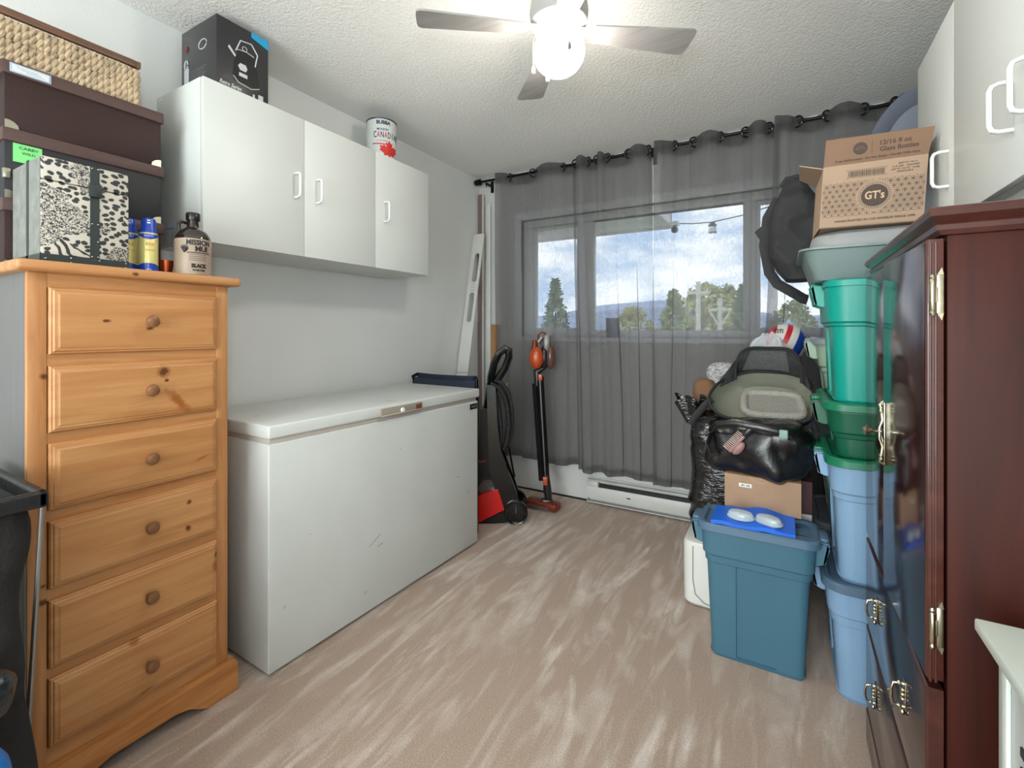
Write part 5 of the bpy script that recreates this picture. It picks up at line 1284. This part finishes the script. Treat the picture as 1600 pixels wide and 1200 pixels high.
for i, (x, y, rz, lab) in enumerate(((-.040, -.035, 10, 'oval clear plastic dome on the blue sheet, left of the two'), (.050, -.040, -4, 'oval clear plastic dome on the blue sheet, right of the two'))):
    dm = thing('plastic_dome', lab, 'dome', (TX - .01 + x, TYc - .01 + y, LZ + .030), R(rz - 14), 'clear domes on the blue sheet')
    dm.rotation_euler[0] = R(14)
    b = B().loft([[Vector((rx * math.cos(a), ry * math.sin(a), z)) for a in [2 * math.pi * k / 36 for k in range(36)]] for rx, ry, z in ((.046, .026, 0), (.046, .026, .004), (.043, .023, .006), (.041, .021, .016), (.036, .017, .021), (.02, .01, .0235))])
    b.obj('dome_shell', mat('frosted_dome', (206, 220, 226), .18, trans=.45), dm)
t = thing('cardboard_box', 'flat brown cardboard box with small label resting on the blue sheet', 'box', (-.072, 2.0, .514), R(-2))
b = B().box(-.128, .128, 0, .075, 0, .128, .0015); b.obj('carton', mat('plain_kraft', (158, 128, 102), .8, var=.04, vscale=20), t)
b = B().tube([(.0 + .032 * math.cos(q) - .005, -.0006, .128 - .020 * math.sin(q)) for q in [math.pi * i / 14 for i in range(15)]], .0006, 5); b.obj('thumb_cut', mat('cut_edge', (196, 170, 140), .8), t)
lb = B().box(-.077, -.033, -.0006, 0, .084, .098, .0005).obj('label', WHITE_INK, t)
text('label_lettering', 'LIST H56', .008, INK, lb, face_matrix((-.055, -.0008, .091), (0, -1, 0)), width=.032, bold=.0003)

# ================================================================ wardrobe
AX, AY0, AY1, AH = .230, 1.026, 1.688, 1.356      # front of the carcass, near and far side, height below the cornice
CH_F = wood('cherry_gloss', (52, 20, 15), (34, 12, 10), 2, .13, freq=9, grain=0); CH_S = wood('cherry_side', (70, 29, 20), (40, 17, 13), 2, .45, freq=6, spec=.12)
CH_T = wood('cherry_moulding', (76, 38, 30), (56, 26, 21), 1, .32, coat=.25, freq=9, spec=.35)
t = thing('wardrobe', 'dark cherry wood wardrobe with brass drop handles, side on at the right', 'wardrobe', (AX, AY0, 0))
W_ = AY1 - AY0; D_ = XR - .004 - AX; DT = .024
b = B().box(.003, D_, 0.0, .022, .0, AH, .001); b.obj('side_panel', CH_S, t)
b = B().box(.003, D_, W_ - .020, W_, 0, AH, .001); b.obj('side_panel', CH_S, t)
b = B().box(.004, D_, .022, W_ - .020, .03, .05).box(.004, D_, .022, W_ - .020, AH - .02, AH).box(D_ - .008, D_, .022, W_ - .020, .05, AH - .02).box(.004, D_, .022, W_ - .020, .596, .612); b.obj('carcass', CH_S, t)
def gloss_panel(name, y0, y1, z0, z1):
    b = B()
    def rr(o, x): return [Vector((x, y0 + o, z0 + o)), Vector((x, y1 - o, z0 + o)), Vector((x, y1 - o, z1 - o)), Vector((x, y0 + o, z1 - o))]
    b.loft([rr(.002, 0), rr(0, -.001), rr(0, -DT + .004), rr(.002, -DT + .001), rr(.005, -DT)])
    o = b.obj(name, CH_F, t, smooth=20); o.data.materials.append(CH_T)
    for f in o.data.polygons:
        if abs(f.normal.x) < .8: f.material_index = 1
    return o
seam = 1.357 - AY0
BRS = mat('aged_brass', (188, 180, 158), .2, 1.0, var=.2, vscale=80)
for (y0, y1, hy, hs) in ((.004, seam - .003, seam - .020, 1), (seam + .003, W_ - .002, seam + .020, -1)):
    d = gloss_panel('door', y0, y1, .617, AH - .004)
    z = .967; b = B()     # slim decorative plate with turned bar and knob
    X0 = -DT
    b.tube([(X0 - .002, hy, z - .070), (X0 - .008, hy, z - .064), (X0 - .006, hy, z - .05), (X0 - .004, hy, z - .03), (X0 - .009, hy, z - .012), (X0 - .009, hy, z + .012), (X0 - .004, hy, z + .03), (X0 - .006, hy, z + .05), (X0 - .008, hy, z + .064), (X0 - .002, hy, z + .070)], [.002, .0042, .003, .0026, .003, .003, .0026, .003, .0042, .002], 10)
    for zz in (z - .058, z - .050, z + .050, z + .058): b.ball((X0 - .006, hy, zz), (.005, .005, .0035), 14, 8)
    b.box(X0 - .0018, X0 + .0004, hy - .006, hy + .006, z - .070, z + .070, .0008)
    h = b.obj('handle', BRS, d)
    B().lathe([(0, 0), (.0035, 0), (.003, .016), (.0045, .020), (.009, .024), (.010, .029), (.006, .034), (0, .035)], seg=20, M=Matrix.Translation((X0 - .006, hy, z + (.004 if hs > 0 else 0))) @ Matrix.Rotation(R(-90), 4, 'Y')).obj('knob', BRS, h)
    if hs > 0:
        d.matrix_local = Matrix.Translation((-.012, 0, 0)) @ Matrix.Rotation(R(1.6), 4, 'Z') @ Matrix.Translation((.012, 0, 0))     # stands a little ajar
        b = B().box(-DT + .002, -.001, .0, .0036, .619, AH - .006, .001)
        for q in (-.018, -.011): b.tube([(q, .0005, .615), (q, .0005, AH - .01)], .0022, 8)
        b.obj('door_edge', CH_T, d)
        for z in (1.258, .706):
            b = B().box(-.0105, -.0015, -.0022, .0, z - .030, z + .034, .0008).prism([(-.010, z + .034), (-.004, z + .046), (-.0015, z + .034)], 1, -.0022, 0).prism([(-.010, z - .030), (-.004, z - .042), (-.0015, z - .030)], 1, -.0022, 0)
            b.lathe([(0, -.034), (.003, -.034), (.0045, -.030), (.003, -.026), (.0042, -.024), (.0042, .024), (.003, .026), (.0045, .030), (.003, .034), (0, .034)], seg=14, cx=-.0165, cy=-.0035, z=z)
            b.box(-.0165, -.009, -.0040, -.001, z - .012, z + .014, .0005); b.obj('hinge', PEWTER, d)
def bail(parent, y, z):
    b = B(); x = -DT
    b.box(x - .002, x, y - .010, y + .010, z - .026, z + .030, .0008)
    for zz in (z - .022, z + .022): b.lathe([(0, 0), (.004, 0), (.0025, .006), (.0048, .010), (.0035, .013), (0, .014)], seg=14, M=Matrix.Translation((x, y, zz)) @ Matrix.Rotation(R(-90), 4, 'Y'))
    b.ball((x - .005, y, z - .033), (.005, .005, .006), 12, 8)
    for zz in (z + .011, z + .002, z - .007): b.ball((x - .005, y, zz), (.0045, .0055, .004), 12, 8)
    b.tube([(x - .011, y, z + .022), (x - .019, y, z + .020), (x - .022, y, z + .008), (x - .022, y, z - .008), (x - .019, y, z - .020), (x - .011, y, z - .022)], [.002, .0026, .0028, .0028, .0026, .002], 10)
    return b.obj('pull', BRS, parent)
for (z0, z1, zc, ys) in ((.366, .603, .487, (1.50, 1.176)), (.125, .352, .257, (1.52, 1.176)), (.02, .112, .07, ())):
    d = gloss_panel('drawer', .002, W_ - .002, z0, z1)
    for y in ys: bail(d, y - AY0, zc)
b = B(); rr = []      # two stepped mouldings running round the front and the near side
for e, z in ((.0, AH), (.006, AH + .001), (.012, AH + .008), (.014, AH + .016), (.010, AH + .020), (.013, AH + .022), (.022, AH + .030), (.0247, AH + .038), (.023, AH + .043), (.018, AH + .045)):
    rr.append([Vector((-e, -e, z)), Vector((D_, -e, z)), Vector((D_, W_ + e, z)), Vector((-e, W_ + e, z))])
b.loft(rr); b.obj('cornice', CH_T, t, smooth=20)

# white cabinet in the near right corner
t = thing('side_cabinet', 'white low cabinet with louvred side in front of the wardrobe', 'cabinet', (.247, .30, 0))
DWH = mat('painted_white', (206, 214, 206), .35)
B().box(0, .52, 0, .655, .752, .770, .003).obj('top_board', DWH, t)
B().box(.022, .50, .03, .640, .0, .752, .002).obj('cabinet_body', mat('painted_white_body', (186, 190, 188), .4), t)
b = B()
for i in range(22): b.box(.0195, .0225, .40, .560, .10 + i * .026, .112 + i * .026)
b.obj('louvre_slots', mat('slot_dark', (42, 42, 42), .8), t)
B().box(.017, .022, .595, .612, .02, .735, .001).obj('edge_bead', DWH, t)
